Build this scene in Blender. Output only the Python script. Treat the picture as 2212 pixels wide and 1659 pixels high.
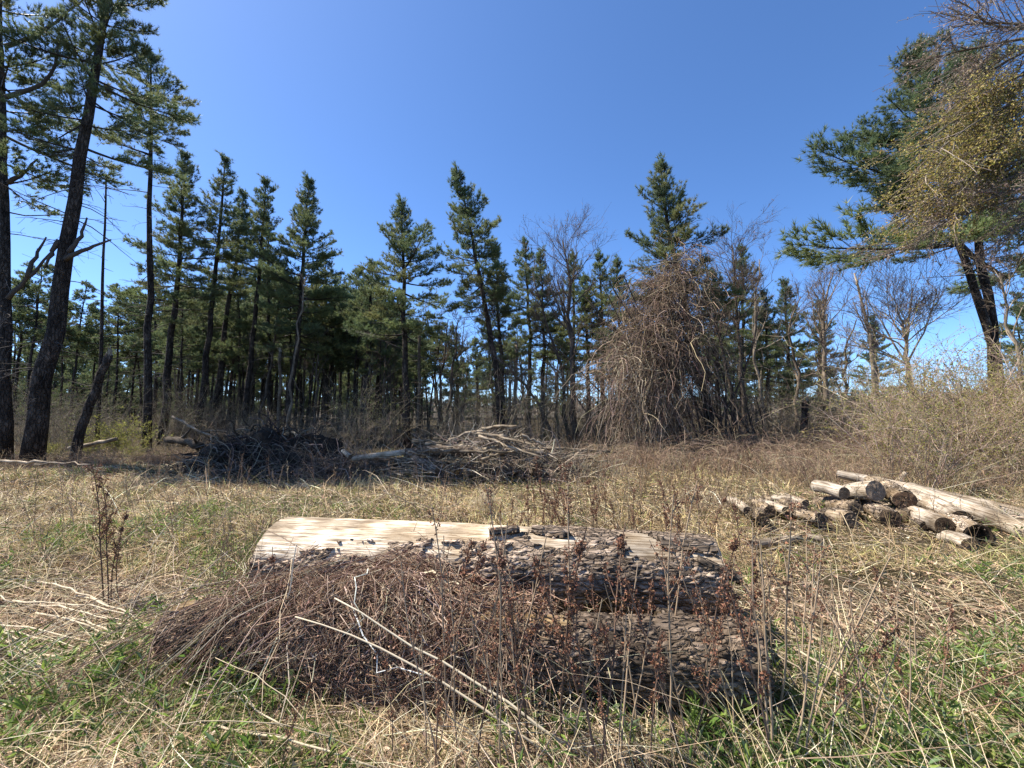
import bpy, math, random
import numpy as np
from mathutils import Vector, Matrix, noise as mnoise

# ------------------------------------------------------------------ camera, sky, sun, exposure
scene = bpy.context.scene
for o in list(bpy.data.objects): bpy.data.objects.remove(o)
FPX = 430.0; EYE = 1.6; HORIZON = 412.0
TILT = math.atan((HORIZON - 384.0) / FPX)
cam_d = bpy.data.cameras.new('camera'); cam = bpy.data.objects.new('camera', cam_d)
scene.collection.objects.link(cam); scene.camera = cam
cam.location = (0, 0, EYE); cam.rotation_euler = (math.pi / 2 + TILT, 0, 0)
cam_d.sensor_width = 36; cam_d.sensor_fit = 'HORIZONTAL'
cam_d.angle = 2 * math.atan(512 / FPX); cam_d.clip_start = 0.05; cam_d.clip_end = 5000
scene.render.resolution_x = 1024; scene.render.resolution_y = 768

SUN_AZ = math.radians(-76)      # to the left of the view direction (+Y), a little behind the trees
SUN_EL = math.radians(56)
world = bpy.data.worlds.new('World'); scene.world = world; world.use_nodes = True
wn = world.node_tree.nodes; wl = world.node_tree.links; wn.clear()
wo = wn.new('ShaderNodeOutputWorld'); bg = wn.new('ShaderNodeBackground'); sk = wn.new('ShaderNodeTexSky')
sk.sky_type = 'NISHITA'; sk.sun_disc = False
sk.sun_elevation = SUN_EL; sk.sun_rotation = SUN_AZ
sk.altitude = 400; sk.air_density = 0.62; sk.dust_density = 0.5; sk.ozone_density = 6.5
bg.inputs['Strength'].default_value = 0.14
hs = wn.new('ShaderNodeHueSaturation'); hs.inputs['Saturation'].default_value = 1.08      # the phone's colour rendering of the blue
wl.new(sk.outputs[0], hs.inputs['Color']); wl.new(hs.outputs[0], bg.inputs[0]); wl.new(bg.outputs[0], wo.inputs[0])
sun_d = bpy.data.lights.new('sun', 'SUN'); sun = bpy.data.objects.new('sun', sun_d)
scene.collection.objects.link(sun)
sun_d.energy = 5.0; sun_d.angle = math.radians(0.5); sun_d.color = (1.0, 0.94, 0.84)
sdir = Vector((math.sin(SUN_AZ) * math.cos(SUN_EL), math.cos(SUN_AZ) * math.cos(SUN_EL), math.sin(SUN_EL)))
sun.rotation_euler = sdir.to_track_quat('Z', 'Y').to_euler(); sun.location = (0, 0, 30)
vs = scene.view_settings
vs.view_transform = 'Standard'; vs.look = 'None'; vs.exposure = 1.08; vs.gamma = 1.0; vs.use_curve_mapping = False

# ------------------------------------------------------------------ helpers
C = scene.collection
K2 = 1024.0 / 2212.0            # the photograph was measured on a 2212 px wide view
def P(u, v, Y):
    a = (u - 512) / FPX; b = (384 - v) / FPX
    dy = math.cos(TILT) - b * math.sin(TILT); dz = math.sin(TILT) + b * math.cos(TILT)
    return Vector((a / dy * Y, Y, EYE + dz / dy * Y))
def W(x, y, Y): return P(x * K2, y * K2, Y)

def gz(x, y):
    x = np.asarray(x, float); y = np.asarray(y, float)
    z = 0.05 * np.sin(0.55 * x + 1.3) * np.cos(0.47 * y + 0.4) + 0.035 * np.sin(1.3 * x - 0.8 * y) + 0.02 * np.sin(2.7 * x + 1.9 * y + 2)
    z = z * np.clip((np.hypot(x, y) - 1) / 4, 0.25, 1)
    return z + 0.25 * np.clip((x - 7) / 6, 0, 1) * np.clip((y - 7) / 5, 0, 1)

def hash2(ix, iy, s):
    h = (ix * 374761393 + iy * 668265263 + s * 1442695041) & 0xffffffff
    h = ((h ^ (h >> 13)) * 1274126177) & 0xffffffff
    return ((h ^ (h >> 16)) & 0xffff) / 65535.0
def vnoise(x, y, s=0):
    x = np.asarray(x, float); y = np.asarray(y, float)
    ix = np.floor(x).astype(np.int64); iy = np.floor(y).astype(np.int64)
    fx = x - ix; fy = y - iy; fx = fx * fx * (3 - 2 * fx); fy = fy * fy * (3 - 2 * fy)
    a = hash2(ix, iy, s); b = hash2(ix + 1, iy, s); c = hash2(ix, iy + 1, s); d = hash2(ix + 1, iy + 1, s)
    return (a * (1 - fx) + b * fx) * (1 - fy) + (c * (1 - fx) + d * fx) * fy
def fbm(x, y, s=0, o=3):
    t = 0; a = 1; n = 0
    for i in range(o):
        t = t + a * vnoise(x * 2 ** i, y * 2 ** i, s + i); n += a; a *= 0.5
    return t / n
def cells(x, y, s=0):
    ix = np.floor(x).astype(np.int64); iy = np.floor(y).astype(np.int64); f1 = np.full(x.shape, 9.0); f2 = np.full(x.shape, 9.0)
    for a in (-1, 0, 1):
        for b in (-1, 0, 1):
            d = np.hypot(ix + a + hash2(ix + a, iy + b, s) - x, iy + b + hash2(ix + a, iy + b, s + 7) - y)
            f2 = np.where(d < f1, f1, np.minimum(f2, d)); f1 = np.minimum(f1, d)
    return f2 - f1
def norm(a): return a / np.maximum(np.linalg.norm(a, axis=-1, keepdims=True), 1e-9)

JOINED = {'limbs', 'crown', 'branches', 'buds', 'catkins', 'climbing_vine', 'splinters', 'stems', 'foliage', 'canes', 'hanging_stems', 'young_leaves', 'old_stems', 'roots', 'seed_clusters'}
class MB:
    def __init__(s): s.v = []; s.f4 = []; s.f3 = []; s.c = []; s.n = 0
    def add(s, v, q=None, t=None, c=(1, 1, 1)):
        v = np.asarray(v, np.float32).reshape(-1, 3); k = len(v)
        if k == 0: return
        c = np.asarray(c, np.float32)
        s.c.append(np.broadcast_to(c, (k, 3)) if c.ndim == 1 else c.reshape(-1, 3))
        s.v.append(v)
        if q is not None and len(q): s.f4.append(np.asarray(q, np.int32).reshape(-1, 4) + s.n)
        if t is not None and len(t): s.f3.append(np.asarray(t, np.int32).reshape(-1, 3) + s.n)
        s.n += k
    def build(s, name, mat, parent=None, smooth=False):
        v = np.concatenate(s.v); c = np.concatenate(s.c)
        f4 = np.concatenate(s.f4) if s.f4 else np.zeros((0, 4), np.int32)
        f3 = np.concatenate(s.f3) if s.f3 else np.zeros((0, 3), np.int32)
        me = bpy.data.meshes.new(name)
        me.vertices.add(len(v)); me.vertices.foreach_set('co', v.ravel())
        nl = f4.size + f3.size; me.loops.add(nl)
        me.loops.foreach_set('vertex_index', np.concatenate([f4.ravel(), f3.ravel()]))
        me.polygons.add(len(f4) + len(f3))
        ls = np.concatenate([np.arange(len(f4)) * 4, f4.size + np.arange(len(f3)) * 3]).astype(np.int32)
        me.polygons.foreach_set('loop_start', ls)
        try: me.polygons.foreach_set('loop_total', np.concatenate([np.full(len(f4), 4), np.full(len(f3), 3)]).astype(np.int32))
        except Exception: pass
        if smooth: me.polygons.foreach_set('use_smooth', np.ones(len(f4) + len(f3), bool))
        at = me.attributes.new('Col', 'FLOAT_COLOR', 'POINT')
        at.data.foreach_set('color', np.concatenate([c, np.ones((len(c), 1), np.float32)], 1).ravel().astype(np.float32))
        me.update(calc_edges=True); me.materials.append(mat)
        o = bpy.data.objects.new(name, me); C.objects.link(o)
        if parent is not None:
            o.parent = parent
            if name in JOINED: o['kind'] = 'stuff'
        return o

def tubes(mb, paths, rad, S=4, col=(1, 1, 1), cap=False):
    paths = np.asarray(paths, float); rad = np.asarray(rad, float)
    if paths.ndim == 2: paths = paths[None]; rad = rad[None]
    N, Kk, _ = paths.shape
    if N == 0: return
    tg = norm(np.gradient(paths, axis=1)); main = norm(paths[:, -1] - paths[:, 0])
    ref = np.where(np.abs(main[:, 2:3]) < 0.8, np.array([[0, 0, 1.0]]), np.array([[1.0, 0, 0]]))[:, None, :]
    a = norm(np.cross(tg, np.broadcast_to(ref, tg.shape))); b = np.cross(tg, a)
    th = np.arange(S) * 2 * math.pi / S
    ring = a[:, :, None, :] * np.cos(th)[None, None, :, None] + b[:, :, None, :] * np.sin(th)[None, None, :, None]
    v = paths[:, :, None, :] + ring * rad[:, :, None, None]
    i = np.arange(N)[:, None, None] * (Kk * S) + np.arange(Kk - 1)[None, :, None] * S
    j = np.arange(S)[None, None, :]; j2 = (j + 1) % S
    q = np.stack([i + j, i + j2, i + S + j2, i + S + j], -1).reshape(-1, 4)
    c = np.asarray(col, float)
    if c.ndim == 2: c = np.broadcast_to(c[:, None, None, :], v.shape)
    elif c.ndim == 3: c = np.broadcast_to(c[:, :, None, :], v.shape)
    t = None
    if cap:
        base = np.arange(N)[:, None] * (Kk * S) + (Kk - 1) * S
        t = np.concatenate([np.stack([base[:, 0], base[:, 0] + k, base[:, 0] + k + 1], -1) for k in range(1, S - 1)])
        b0 = np.arange(N) * (Kk * S)
        t = np.concatenate([t] + [np.stack([b0, b0 + k + 1, b0 + k], -1) for k in range(1, S - 1)])
    mb.add(v.reshape(-1, 3), q, t, c if c.ndim == 1 else c.reshape(-1, 3))

def ribbons(mb, paths, wid, col, rng, side=None):
    """flat tapering blades, K points each, pointed tip"""
    N, Kk, _ = paths.shape
    if N == 0: return
    tg = norm(np.gradient(paths, axis=1))
    if side is None:
        side = norm(np.cross(norm(paths[:, -1] - paths[:, 0] + 1e-6), norm(rng.normal(size=(N, 3)))))
    s = side[:, None, :] * wid[:, :-1, None] * 0.5
    v = np.concatenate([(paths[:, :-1] - s), (paths[:, :-1] + s), paths[:, -1:]], 1)     # K-1 left, K-1 right, tip
    M = 2 * (Kk - 1) + 1; b = np.arange(N)[:, None] * M; k = np.arange(Kk - 2)[None]
    q = np.stack([b + k, b + k + Kk - 1, b + k + Kk, b + k + 1], -1).reshape(-1, 4) if Kk > 2 else None
    t = np.stack([b[:, 0] + Kk - 2, b[:, 0] + 2 * (Kk - 1) - 1, b[:, 0] + M - 1], -1)
    c = np.asarray(col, float)
    c = np.broadcast_to(c[:, None, :], (N, M, 3)).reshape(-1, 3) if c.ndim == 2 else c
    mb.add(v.reshape(-1, 3), q, t, c)

def tris_along(mb, p, d, L, w, col, rng):
    """one thin triangle per needle bundle"""
    s = norm(np.cross(d, norm(rng.normal(size=p.shape)))) * (w * 0.5)[:, None]
    v = np.stack([p - s, p + s, p + d * L[:, None]], 1)
    t = np.arange(len(p) * 3).reshape(-1, 3)
    mb.add(v.reshape(-1, 3), None, t, np.repeat(col, 3, 0))

def leaves(mb, p, d, L, w, col, rng, bend=0.25):
    """pointed leaf of two quads folded at the midrib"""
    n = len(p)
    if n == 0: return
    s = norm(np.cross(d, norm(rng.normal(size=p.shape)))); u = np.cross(s, d)
    m = p + d * (L * 0.5)[:, None]
    v = np.stack([p, m - s * (w * 0.5)[:, None] + u * (w * bend)[:, None], p + d * L[:, None] - u * (L * 0.15)[:, None],
                  m + s * (w * 0.5)[:, None] + u * (w * bend)[:, None]], 1)
    b = np.arange(n)[:, None] * 4
    t = np.concatenate([b + np.array([[0, 1, 2]]), b + np.array([[0, 2, 3]])])
    mb.add(v.reshape(-1, 3), None, t, np.repeat(col, 4, 0))

def grow(rng, p0, d0, L, Kk, wander=0.1, trop=(0, 0, 0)):
    N = len(p0); out = np.zeros((N, Kk, 3)); out[:, 0] = p0; d = norm(np.asarray(d0, float)); tr = np.asarray(trop, float)
    L = np.broadcast_to(np.asarray(L, float), (N,))
    for k in range(1, Kk):
        d = norm(d + rng.normal(size=(N, 3)) * wander + tr / (Kk - 1))
        out[:, k] = out[:, k - 1] + d * (L / (Kk - 1))[:, None]
    return out
def sample(paths, idx, t):
    Kk = paths.shape[1]; f = np.clip(t, 0, 0.9999) * (Kk - 1); i = f.astype(int); r = (f - i)[:, None]
    a = paths[idx, i]; b = paths[idx, i + 1]
    return a * (1 - r) + b * r, norm(b - a)
def kids(rng, paths, idx, t, ang, flat=0.0):
    p, tg = sample(paths, idx, t)
    r = rng.normal(size=p.shape); r[:, 2] *= (1 - flat)
    perp = norm(r - tg * np.sum(r * tg, 1, keepdims=True))
    return p, norm(tg * np.cos(ang)[:, None] + perp * np.sin(ang)[:, None])
def tints(rng, n, cols, var=0.15, wts=None):
    cols = np.asarray(cols, float); i = rng.choice(len(cols), n, p=wts)
    return np.clip(cols[i] * np.exp(rng.normal(size=(n, 1)) * var) * (1 + rng.normal(size=(n, 3)) * 0.05), 0.003, 0.9)

def tag(o, label, cat, group=None, kind=None):
    if kind: o['kind'] = kind
    o['label'] = label; o['category'] = cat
    if group: o['group'] = group
    return o
def empty(name, loc, rz=0.0):
    o = bpy.data.objects.new(name, None); C.objects.link(o); o.location = loc; o.rotation_euler = (0, 0, rz)
    o.empty_display_size = 0.2
    return o
def dup(root, loc, rot=(0, 0, 0), sc=1.0, label=None, group=None, name=None):
    r = root.copy(); C.objects.link(r); r.location = loc; r.rotation_euler = rot
    r.scale = (sc, sc, sc) if not isinstance(sc, (tuple, list)) else sc
    if label: r['label'] = label
    if group: r['group'] = group
    elif 'group' in r: del r['group']
    for ch in list(root.children):
        c = ch.copy(); C.objects.link(c); c.parent = r
        for g in list(ch.children):
            d = g.copy(); C.objects.link(d); d.parent = c
    return r

# ------------------------------------------------------------------ materials
def nt(name):
    m = bpy.data.materials.new(name); m.use_nodes = True; n = m.node_tree.nodes; n.clear()
    return m, n, m.node_tree.links
def veg(name, trans=0.35, rough=0.7, spec=True):
    m, n, l = nt(name)
    out = n.new('ShaderNodeOutputMaterial'); at = n.new('ShaderNodeAttribute'); at.attribute_name = 'Col'
    pr = n.new('ShaderNodeBsdfPrincipled'); pr.inputs['Roughness'].default_value = rough
    pr.inputs['Specular IOR Level'].default_value = 0.3 if spec else 0.05
    l.new(at.outputs['Color'], pr.inputs['Base Color'])
    if trans > 0:
        tr = n.new('ShaderNodeBsdfTranslucent'); mx = n.new('ShaderNodeMixShader'); mx.inputs[0].default_value = trans
        l.new(at.outputs['Color'], tr.inputs[0]); l.new(pr.outputs[0], mx.inputs[1]); l.new(tr.outputs[0], mx.inputs[2]); l.new(mx.outputs[0], out.inputs[0])
    else: l.new(pr.outputs[0], out.inputs[0])
    return m
def ramp(n, stops):
    r = n.new('ShaderNodeValToRGB'); e = r.color_ramp.elements
    while len(e) < len(stops): e.new(0.5)
    for x, (p, c) in zip(e, stops): x.position = p; x.color = (*c, 1)
    return r
def woodmat(name, stops, scale=(1, 1, 1), nscale=6.0, bump=0.4, dist=0.01, rough=0.85, use_col=False, detail=8, crack=None):
    m, n, l = nt(name)
    out = n.new('ShaderNodeOutputMaterial'); pr = n.new('ShaderNodeBsdfPrincipled'); pr.inputs['Roughness'].default_value = rough
    pr.inputs['Specular IOR Level'].default_value = 0.15
    tc = n.new('ShaderNodeTexCoord'); mp = n.new('ShaderNodeMapping'); mp.inputs['Scale'].default_value = scale
    l.new(tc.outputs['Object'], mp.inputs[0])
    nz = n.new('ShaderNodeTexNoise'); nz.inputs['Scale'].default_value = nscale; nz.inputs['Detail'].default_value = detail; nz.inputs['Roughness'].default_value = 0.65; nz.inputs['Distortion'].default_value = 0.5
    l.new(mp.outputs[0], nz.inputs['Vector'])
    r = ramp(n, stops); l.new(nz.outputs[0], r.inputs[0]); colr = r.outputs[0]
    nz2 = n.new('ShaderNodeTexNoise'); nz2.inputs['Scale'].default_value = 1.7; nz2.inputs['Detail'].default_value = 3
    l.new(tc.outputs['Object'], nz2.inputs['Vector'])
    r2 = ramp(n, [(0.36, (0.58, 0.57, 0.56)), (0.64, (1.22, 1.18, 1.12))]); l.new(nz2.outputs[0], r2.inputs[0])
    mx = n.new('ShaderNodeMix'); mx.data_type = 'RGBA'; mx.blend_type = 'MULTIPLY'; mx.inputs[0].default_value = 1
    l.new(colr, mx.inputs[6]); l.new(r2.outputs[0], mx.inputs[7]); colr = mx.outputs[2]
    if use_col:
        at = n.new('ShaderNodeAttribute'); at.attribute_name = 'Col'
        m3 = n.new('ShaderNodeMix'); m3.data_type = 'RGBA'; m3.blend_type = 'MULTIPLY'; m3.inputs[0].default_value = 1
        l.new(colr, m3.inputs[6]); l.new(at.outputs['Color'], m3.inputs[7]); colr = m3.outputs[2]
    l.new(colr, pr.inputs['Base Color'])
    height = nz.outputs[0]
    if crack:
        m4 = n.new('ShaderNodeMapping'); m4.inputs['Scale'].default_value = crack; wv = n.new('ShaderNodeVectorMath'); wv.operation = 'ADD'; nw = n.new('ShaderNodeTexNoise'); nw.inputs['Scale'].default_value = 9
        sc = n.new('ShaderNodeVectorMath'); sc.operation = 'SCALE'; sc.inputs[3].default_value = 0.06; l.new(tc.outputs['Object'], nw.inputs['Vector']); l.new(nw.outputs['Color'], sc.inputs[0]); l.new(tc.outputs['Object'], wv.inputs[0]); l.new(sc.outputs[0], wv.inputs[1]); l.new(wv.outputs[0], m4.inputs[0])
        v1 = n.new('ShaderNodeTexVoronoi'); v1.feature = 'DISTANCE_TO_EDGE'; v1.inputs['Scale'].default_value = 1; v2 = n.new('ShaderNodeTexVoronoi'); v2.inputs['Scale'].default_value = 1
        l.new(m4.outputs[0], v1.inputs['Vector']); l.new(m4.outputs[0], v2.inputs['Vector'])
        mr = n.new('ShaderNodeMapRange'); mr.inputs[1].default_value = 0; mr.inputs[2].default_value = .16; l.new(v1.outputs['Distance'], mr.inputs[0])
        ad = n.new('ShaderNodeMath'); ad.operation = 'MULTIPLY_ADD'; ad.inputs[1].default_value = .5; l.new(nz.outputs[0], ad.inputs[0]); l.new(mr.outputs[0], ad.inputs[2]); height = ad.outputs[0]
        sp_ = n.new('ShaderNodeSeparateColor'); l.new(v2.outputs['Color'], sp_.inputs[0]); r5 = ramp(n, [(0, (.62, .58, .54)), (1, (1.32, 1.28, 1.24))]); l.new(sp_.outputs[0], r5.inputs[0])
        m5 = n.new('ShaderNodeMix'); m5.data_type = 'RGBA'; m5.blend_type = 'MULTIPLY'; m5.inputs[0].default_value = 1; l.new(colr, m5.inputs[6]); l.new(r5.outputs[0], m5.inputs[7]); l.new(m5.outputs[2], pr.inputs['Base Color'])
    bp = n.new('ShaderNodeBump'); bp.inputs['Strength'].default_value = bump; bp.inputs['Distance'].default_value = dist
    l.new(height, bp.inputs['Height']); l.new(bp.outputs[0], pr.inputs['Normal'])
    l.new(pr.outputs[0], out.inputs[0])
    return m
M = {}
M['needle'] = veg('pine_needles', 0.45, 0.5)
M['grass'] = veg('grass_blade', 0.42, 0.55)
M['straw'] = veg('dry_straw', 0.16, 0.7)
M['leaf'] = veg('leaf', 0.42, 0.5)
M['twig'] = veg('twig_bark', 0.0, 0.85, False)
M['pbark'] = woodmat('pine_bark', [(0.3, (0.022, 0.018, 0.016)), (0.52, (0.075, 0.062, 0.054)), (0.75, (0.15, 0.13, 0.115))], (1, 1, 0.28), 9, 1.0, 0.05, 0.9, True, crack=(16, 16, 5))
M['dbark'] = woodmat('hardwood_bark', [(0.3, (0.05, 0.043, 0.036)), (0.55, (0.15, 0.13, 0.11)), (0.75, (0.28, 0.25, 0.215))], (1, 1, 0.3), 12, 0.7, 0.02, 0.9, True)
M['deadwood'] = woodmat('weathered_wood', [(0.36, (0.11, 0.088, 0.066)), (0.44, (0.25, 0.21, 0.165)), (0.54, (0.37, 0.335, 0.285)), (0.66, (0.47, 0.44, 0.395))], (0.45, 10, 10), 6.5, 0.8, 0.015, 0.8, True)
M['lbark'] = woodmat('log_bark', [(0.32, (0.06, 0.05, 0.042)), (0.5, (0.19, 0.165, 0.14)), (0.66, (0.36, 0.32, 0.285))], (0.22, 1, 1), 34, 1.0, 0.024, 0.92, True, crack=(9, 30, 30))
M['cut'] = woodmat('cut_end_wood', [(0.3, (0.10, 0.078, 0.058)), (0.55, (0.21, 0.17, 0.13)), (0.8, (0.36, 0.30, 0.235))], (1, 1, 1), 22, 0.5, 0.008, 0.9, True)
def add_rings(m):
    n = m.node_tree.nodes; l = m.node_tree.links; pr = [x for x in n if x.type == 'BSDF_PRINCIPLED'][0]; src = pr.inputs['Base Color'].links[0].from_socket
    w = n.new('ShaderNodeTexWave'); w.wave_type = 'RINGS'; w.rings_direction = 'X'; w.inputs['Scale'].default_value = 16; w.inputs['Distortion'].default_value = 2.5; w.inputs['Detail Scale'].default_value = 3
    tc = n.new('ShaderNodeTexCoord'); l.new(tc.outputs['Object'], w.inputs['Vector']); r = ramp(n, [(0.2, (.55, .52, .5)), (0.8, (1.15, 1.12, 1.1))]); l.new(w.outputs[0], r.inputs[0])
    mx = n.new('ShaderNodeMix'); mx.data_type = 'RGBA'; mx.blend_type = 'MULTIPLY'; mx.inputs[0].default_value = .8; l.new(src, mx.inputs[6]); l.new(r.outputs[0], mx.inputs[7]); l.new(mx.outputs[2], pr.inputs['Base Color'])
add_rings(M['cut'])
def add_crack_shade(m):
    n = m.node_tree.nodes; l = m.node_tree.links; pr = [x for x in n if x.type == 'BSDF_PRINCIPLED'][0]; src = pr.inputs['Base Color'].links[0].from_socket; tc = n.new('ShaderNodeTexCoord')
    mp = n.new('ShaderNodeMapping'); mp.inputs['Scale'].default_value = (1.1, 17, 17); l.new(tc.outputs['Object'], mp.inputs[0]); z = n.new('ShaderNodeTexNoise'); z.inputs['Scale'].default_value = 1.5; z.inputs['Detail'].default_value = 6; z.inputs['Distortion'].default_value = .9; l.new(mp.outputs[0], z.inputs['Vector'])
    r = ramp(n, [(0.455, (1, 1, 1)), (0.488, (.42, .37, .31)), (0.50, (.30, .26, .22)), (0.53, (1, 1, 1))]); l.new(z.outputs[0], r.inputs[0])  # thin dark lines along the grain: shade inside drying cracks, painted into the colour
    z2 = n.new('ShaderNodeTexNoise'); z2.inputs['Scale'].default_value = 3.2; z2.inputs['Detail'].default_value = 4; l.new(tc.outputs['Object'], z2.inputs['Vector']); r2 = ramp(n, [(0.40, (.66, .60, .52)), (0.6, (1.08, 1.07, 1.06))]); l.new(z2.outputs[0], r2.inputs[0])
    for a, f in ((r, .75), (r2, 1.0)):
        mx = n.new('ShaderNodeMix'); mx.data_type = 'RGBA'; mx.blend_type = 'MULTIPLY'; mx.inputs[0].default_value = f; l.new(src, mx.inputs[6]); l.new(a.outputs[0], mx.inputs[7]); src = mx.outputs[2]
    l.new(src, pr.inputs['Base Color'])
add_crack_shade(M['deadwood'])
M['inner'] = woodmat('inner_bark', [(0.3, (0.36, 0.29, 0.19)), (0.6, (0.56, 0.48, 0.33)), (0.8, (0.66, 0.60, 0.46))], (1, 5, 5), 8, 0.4, 0.006, 0.8, True)
M['soil'] = woodmat('root_soil', [(0.3, (0.015, 0.012, 0.010)), (0.6, (0.05, 0.040, 0.032)), (0.8, (0.10, 0.08, 0.062))], (1, 1, 1), 9, 1.0, 0.06, 0.95, False)

def ground_mat():
    m, n, l = nt('thatch_ground')
    out = n.new('ShaderNodeOutputMaterial'); pr = n.new('ShaderNodeBsdfPrincipled'); pr.inputs['Roughness'].default_value = 0.95
    pr.inputs['Specular IOR Level'].default_value = 0.05
    tc = n.new('ShaderNodeTexCoord')
    a = n.new('ShaderNodeTexNoise'); a.inputs['Scale'].default_value = 38; a.inputs['Detail'].default_value = 8; a.inputs['Roughness'].default_value = 0.75
    b = n.new('ShaderNodeTexNoise'); b.inputs['Scale'].default_value = 0.7; b.inputs['Detail'].default_value = 5
    l.new(tc.outputs['Object'], a.inputs['Vector']); l.new(tc.outputs['Object'], b.inputs['Vector'])
    ra = ramp(n, [(0.3, (0.014, 0.010, 0.007)), (0.5, (0.055, 0.04, 0.025)), (0.72, (0.15, 0.112, 0.068))]); l.new(a.outputs[0], ra.inputs[0])
    rb = ramp(n, [(0.38, (0.05, 0.055, 0.022)), (0.6, (0.12, 0.09, 0.055))]); l.new(b.outputs[0], rb.inputs[0])
    mx = n.new('ShaderNodeMix'); mx.data_type = 'RGBA'; mx.inputs[0].default_value = 0.4
    l.new(ra.outputs[0], mx.inputs[6]); l.new(rb.outputs[0], mx.inputs[7]); l.new(mx.outputs[2], pr.inputs['Base Color'])
    bp = n.new('ShaderNodeBump'); bp.inputs['Strength'].default_value = 0.9; bp.inputs['Distance'].default_value = 0.05
    l.new(a.outputs[0], bp.inputs['Height']); l.new(bp.outputs[0], pr.inputs['Normal']); l.new(pr.outputs[0], out.inputs[0])
    return m
M['ground'] = ground_mat()

# ------------------------------------------------------------------ ground and far hill
def axis(a, b, h0, grow_):
    out = [0.0]; h = h0
    while out[-1] < b: out.append(out[-1] + h); h = h0 * (1 + out[-1] * grow_)
    return np.array(out)
xp = axis(0, 900, 0.26, 0.18); xs = np.concatenate([-xp[:0:-1], xp])
yp = axis(0, 1500, 0.26, 0.18); ym = -axis(0, 60, 0.5, 0.2)[:0:-1]; ys = np.concatenate([ym, yp])
X, Y = np.meshgrid(xs, ys); Z = gz(X, Y) + np.clip((0.03 * (fbm(X * 3, Y * 3, 5) - 0.5)), -1, 1) * (np.hypot(X, Y) < 40)
Z = Z - 1.2 * np.clip((Y - 40) / 60, 0, 1)
mb = MB(); nx = len(xs); ny = len(ys)
ii = np.arange(ny - 1)[:, None] * nx + np.arange(nx - 1)[None]
mb.add(np.stack([X, Y, Z], -1).reshape(-1, 3), np.stack([ii, ii + 1, ii + nx + 1, ii + nx], -1).reshape(-1, 4))
ground = mb.build('ground', M['ground'], None, True); ground['kind'] = 'structure'

def hill():
    xs = np.linspace(-700, 700, 140); ys = np.linspace(150, 520, 34)
    X, Y = np.meshgrid(xs, ys); s = (Y - 150) / 370
    top = 3 + 9 * fbm(X / 220 + 3, Y / 400, 11, 2) + 5 * np.clip(X / 300, -0.6, 1)
    Z = -1.5 + top * np.sin(np.clip(s * 1.5, 0, 1) * math.pi / 2) + 2.2 * fbm(X / 9, Y / 9, 4)
    mb = MB(); nx = 140; ii = np.arange(33)[:, None] * nx + np.arange(nx - 1)[None]
    mb.add(np.stack([X, Y, Z], -1).reshape(-1, 3), np.stack([ii, ii + 1, ii + nx + 1, ii + nx], -1).reshape(-1, 4), c=(0.09, 0.075, 0.055))
    o = mb.build('hill', M['twig'], None, True); o['kind'] = 'structure'
    # the wood that covers it
    rng = np.random.default_rng(77); n = 2000
    px = rng.uniform(-560, 560, n); py = rng.uniform(110, 420, n); s = np.clip((py - 150) / 370, 0, 1)
    top = 3 + 9 * fbm(px / 220 + 3, py / 400, 11, 2) + 5 * np.clip(px / 300, -0.6, 1)
    pz = -1.5 + top * np.sin(np.clip(s * 1.5, 0, 1) * math.pi / 2)
    m2 = MB(); k = 14
    base = np.repeat(np.stack([px, py, pz], -1), k, 0); hgt = np.repeat(rng.uniform(4, 8, n), k)
    off = rng.normal(size=(n * k, 3)) * np.array([1.3, 1.3, 0.0]); off[:, 2] = rng.uniform(0.05, 1, n * k) * hgt
    ev = rng.random(n) < 0.3
    col = np.where(np.repeat(ev, k)[:, None], np.array([[0.045, 0.06, 0.03]]), np.array([[0.17, 0.135, 0.10]])) * np.exp(rng.normal(size=(n * k, 1)) * 0.25)
    d = norm(rng.normal(size=(n * k, 3)) * 0.5 + np.array([0, 0, 1.0]))
    leaves(m2, base + off, d, rng.uniform(1.2, 2.6, n * k), rng.uniform(0.7, 1.5, n * k), col, rng)
    w = m2.build('far_woodland', M['twig']); tag(w, 'hazy brown and green wooded hillside far beyond the pine trunks', 'woodland', kind='stuff')
hill()

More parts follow.
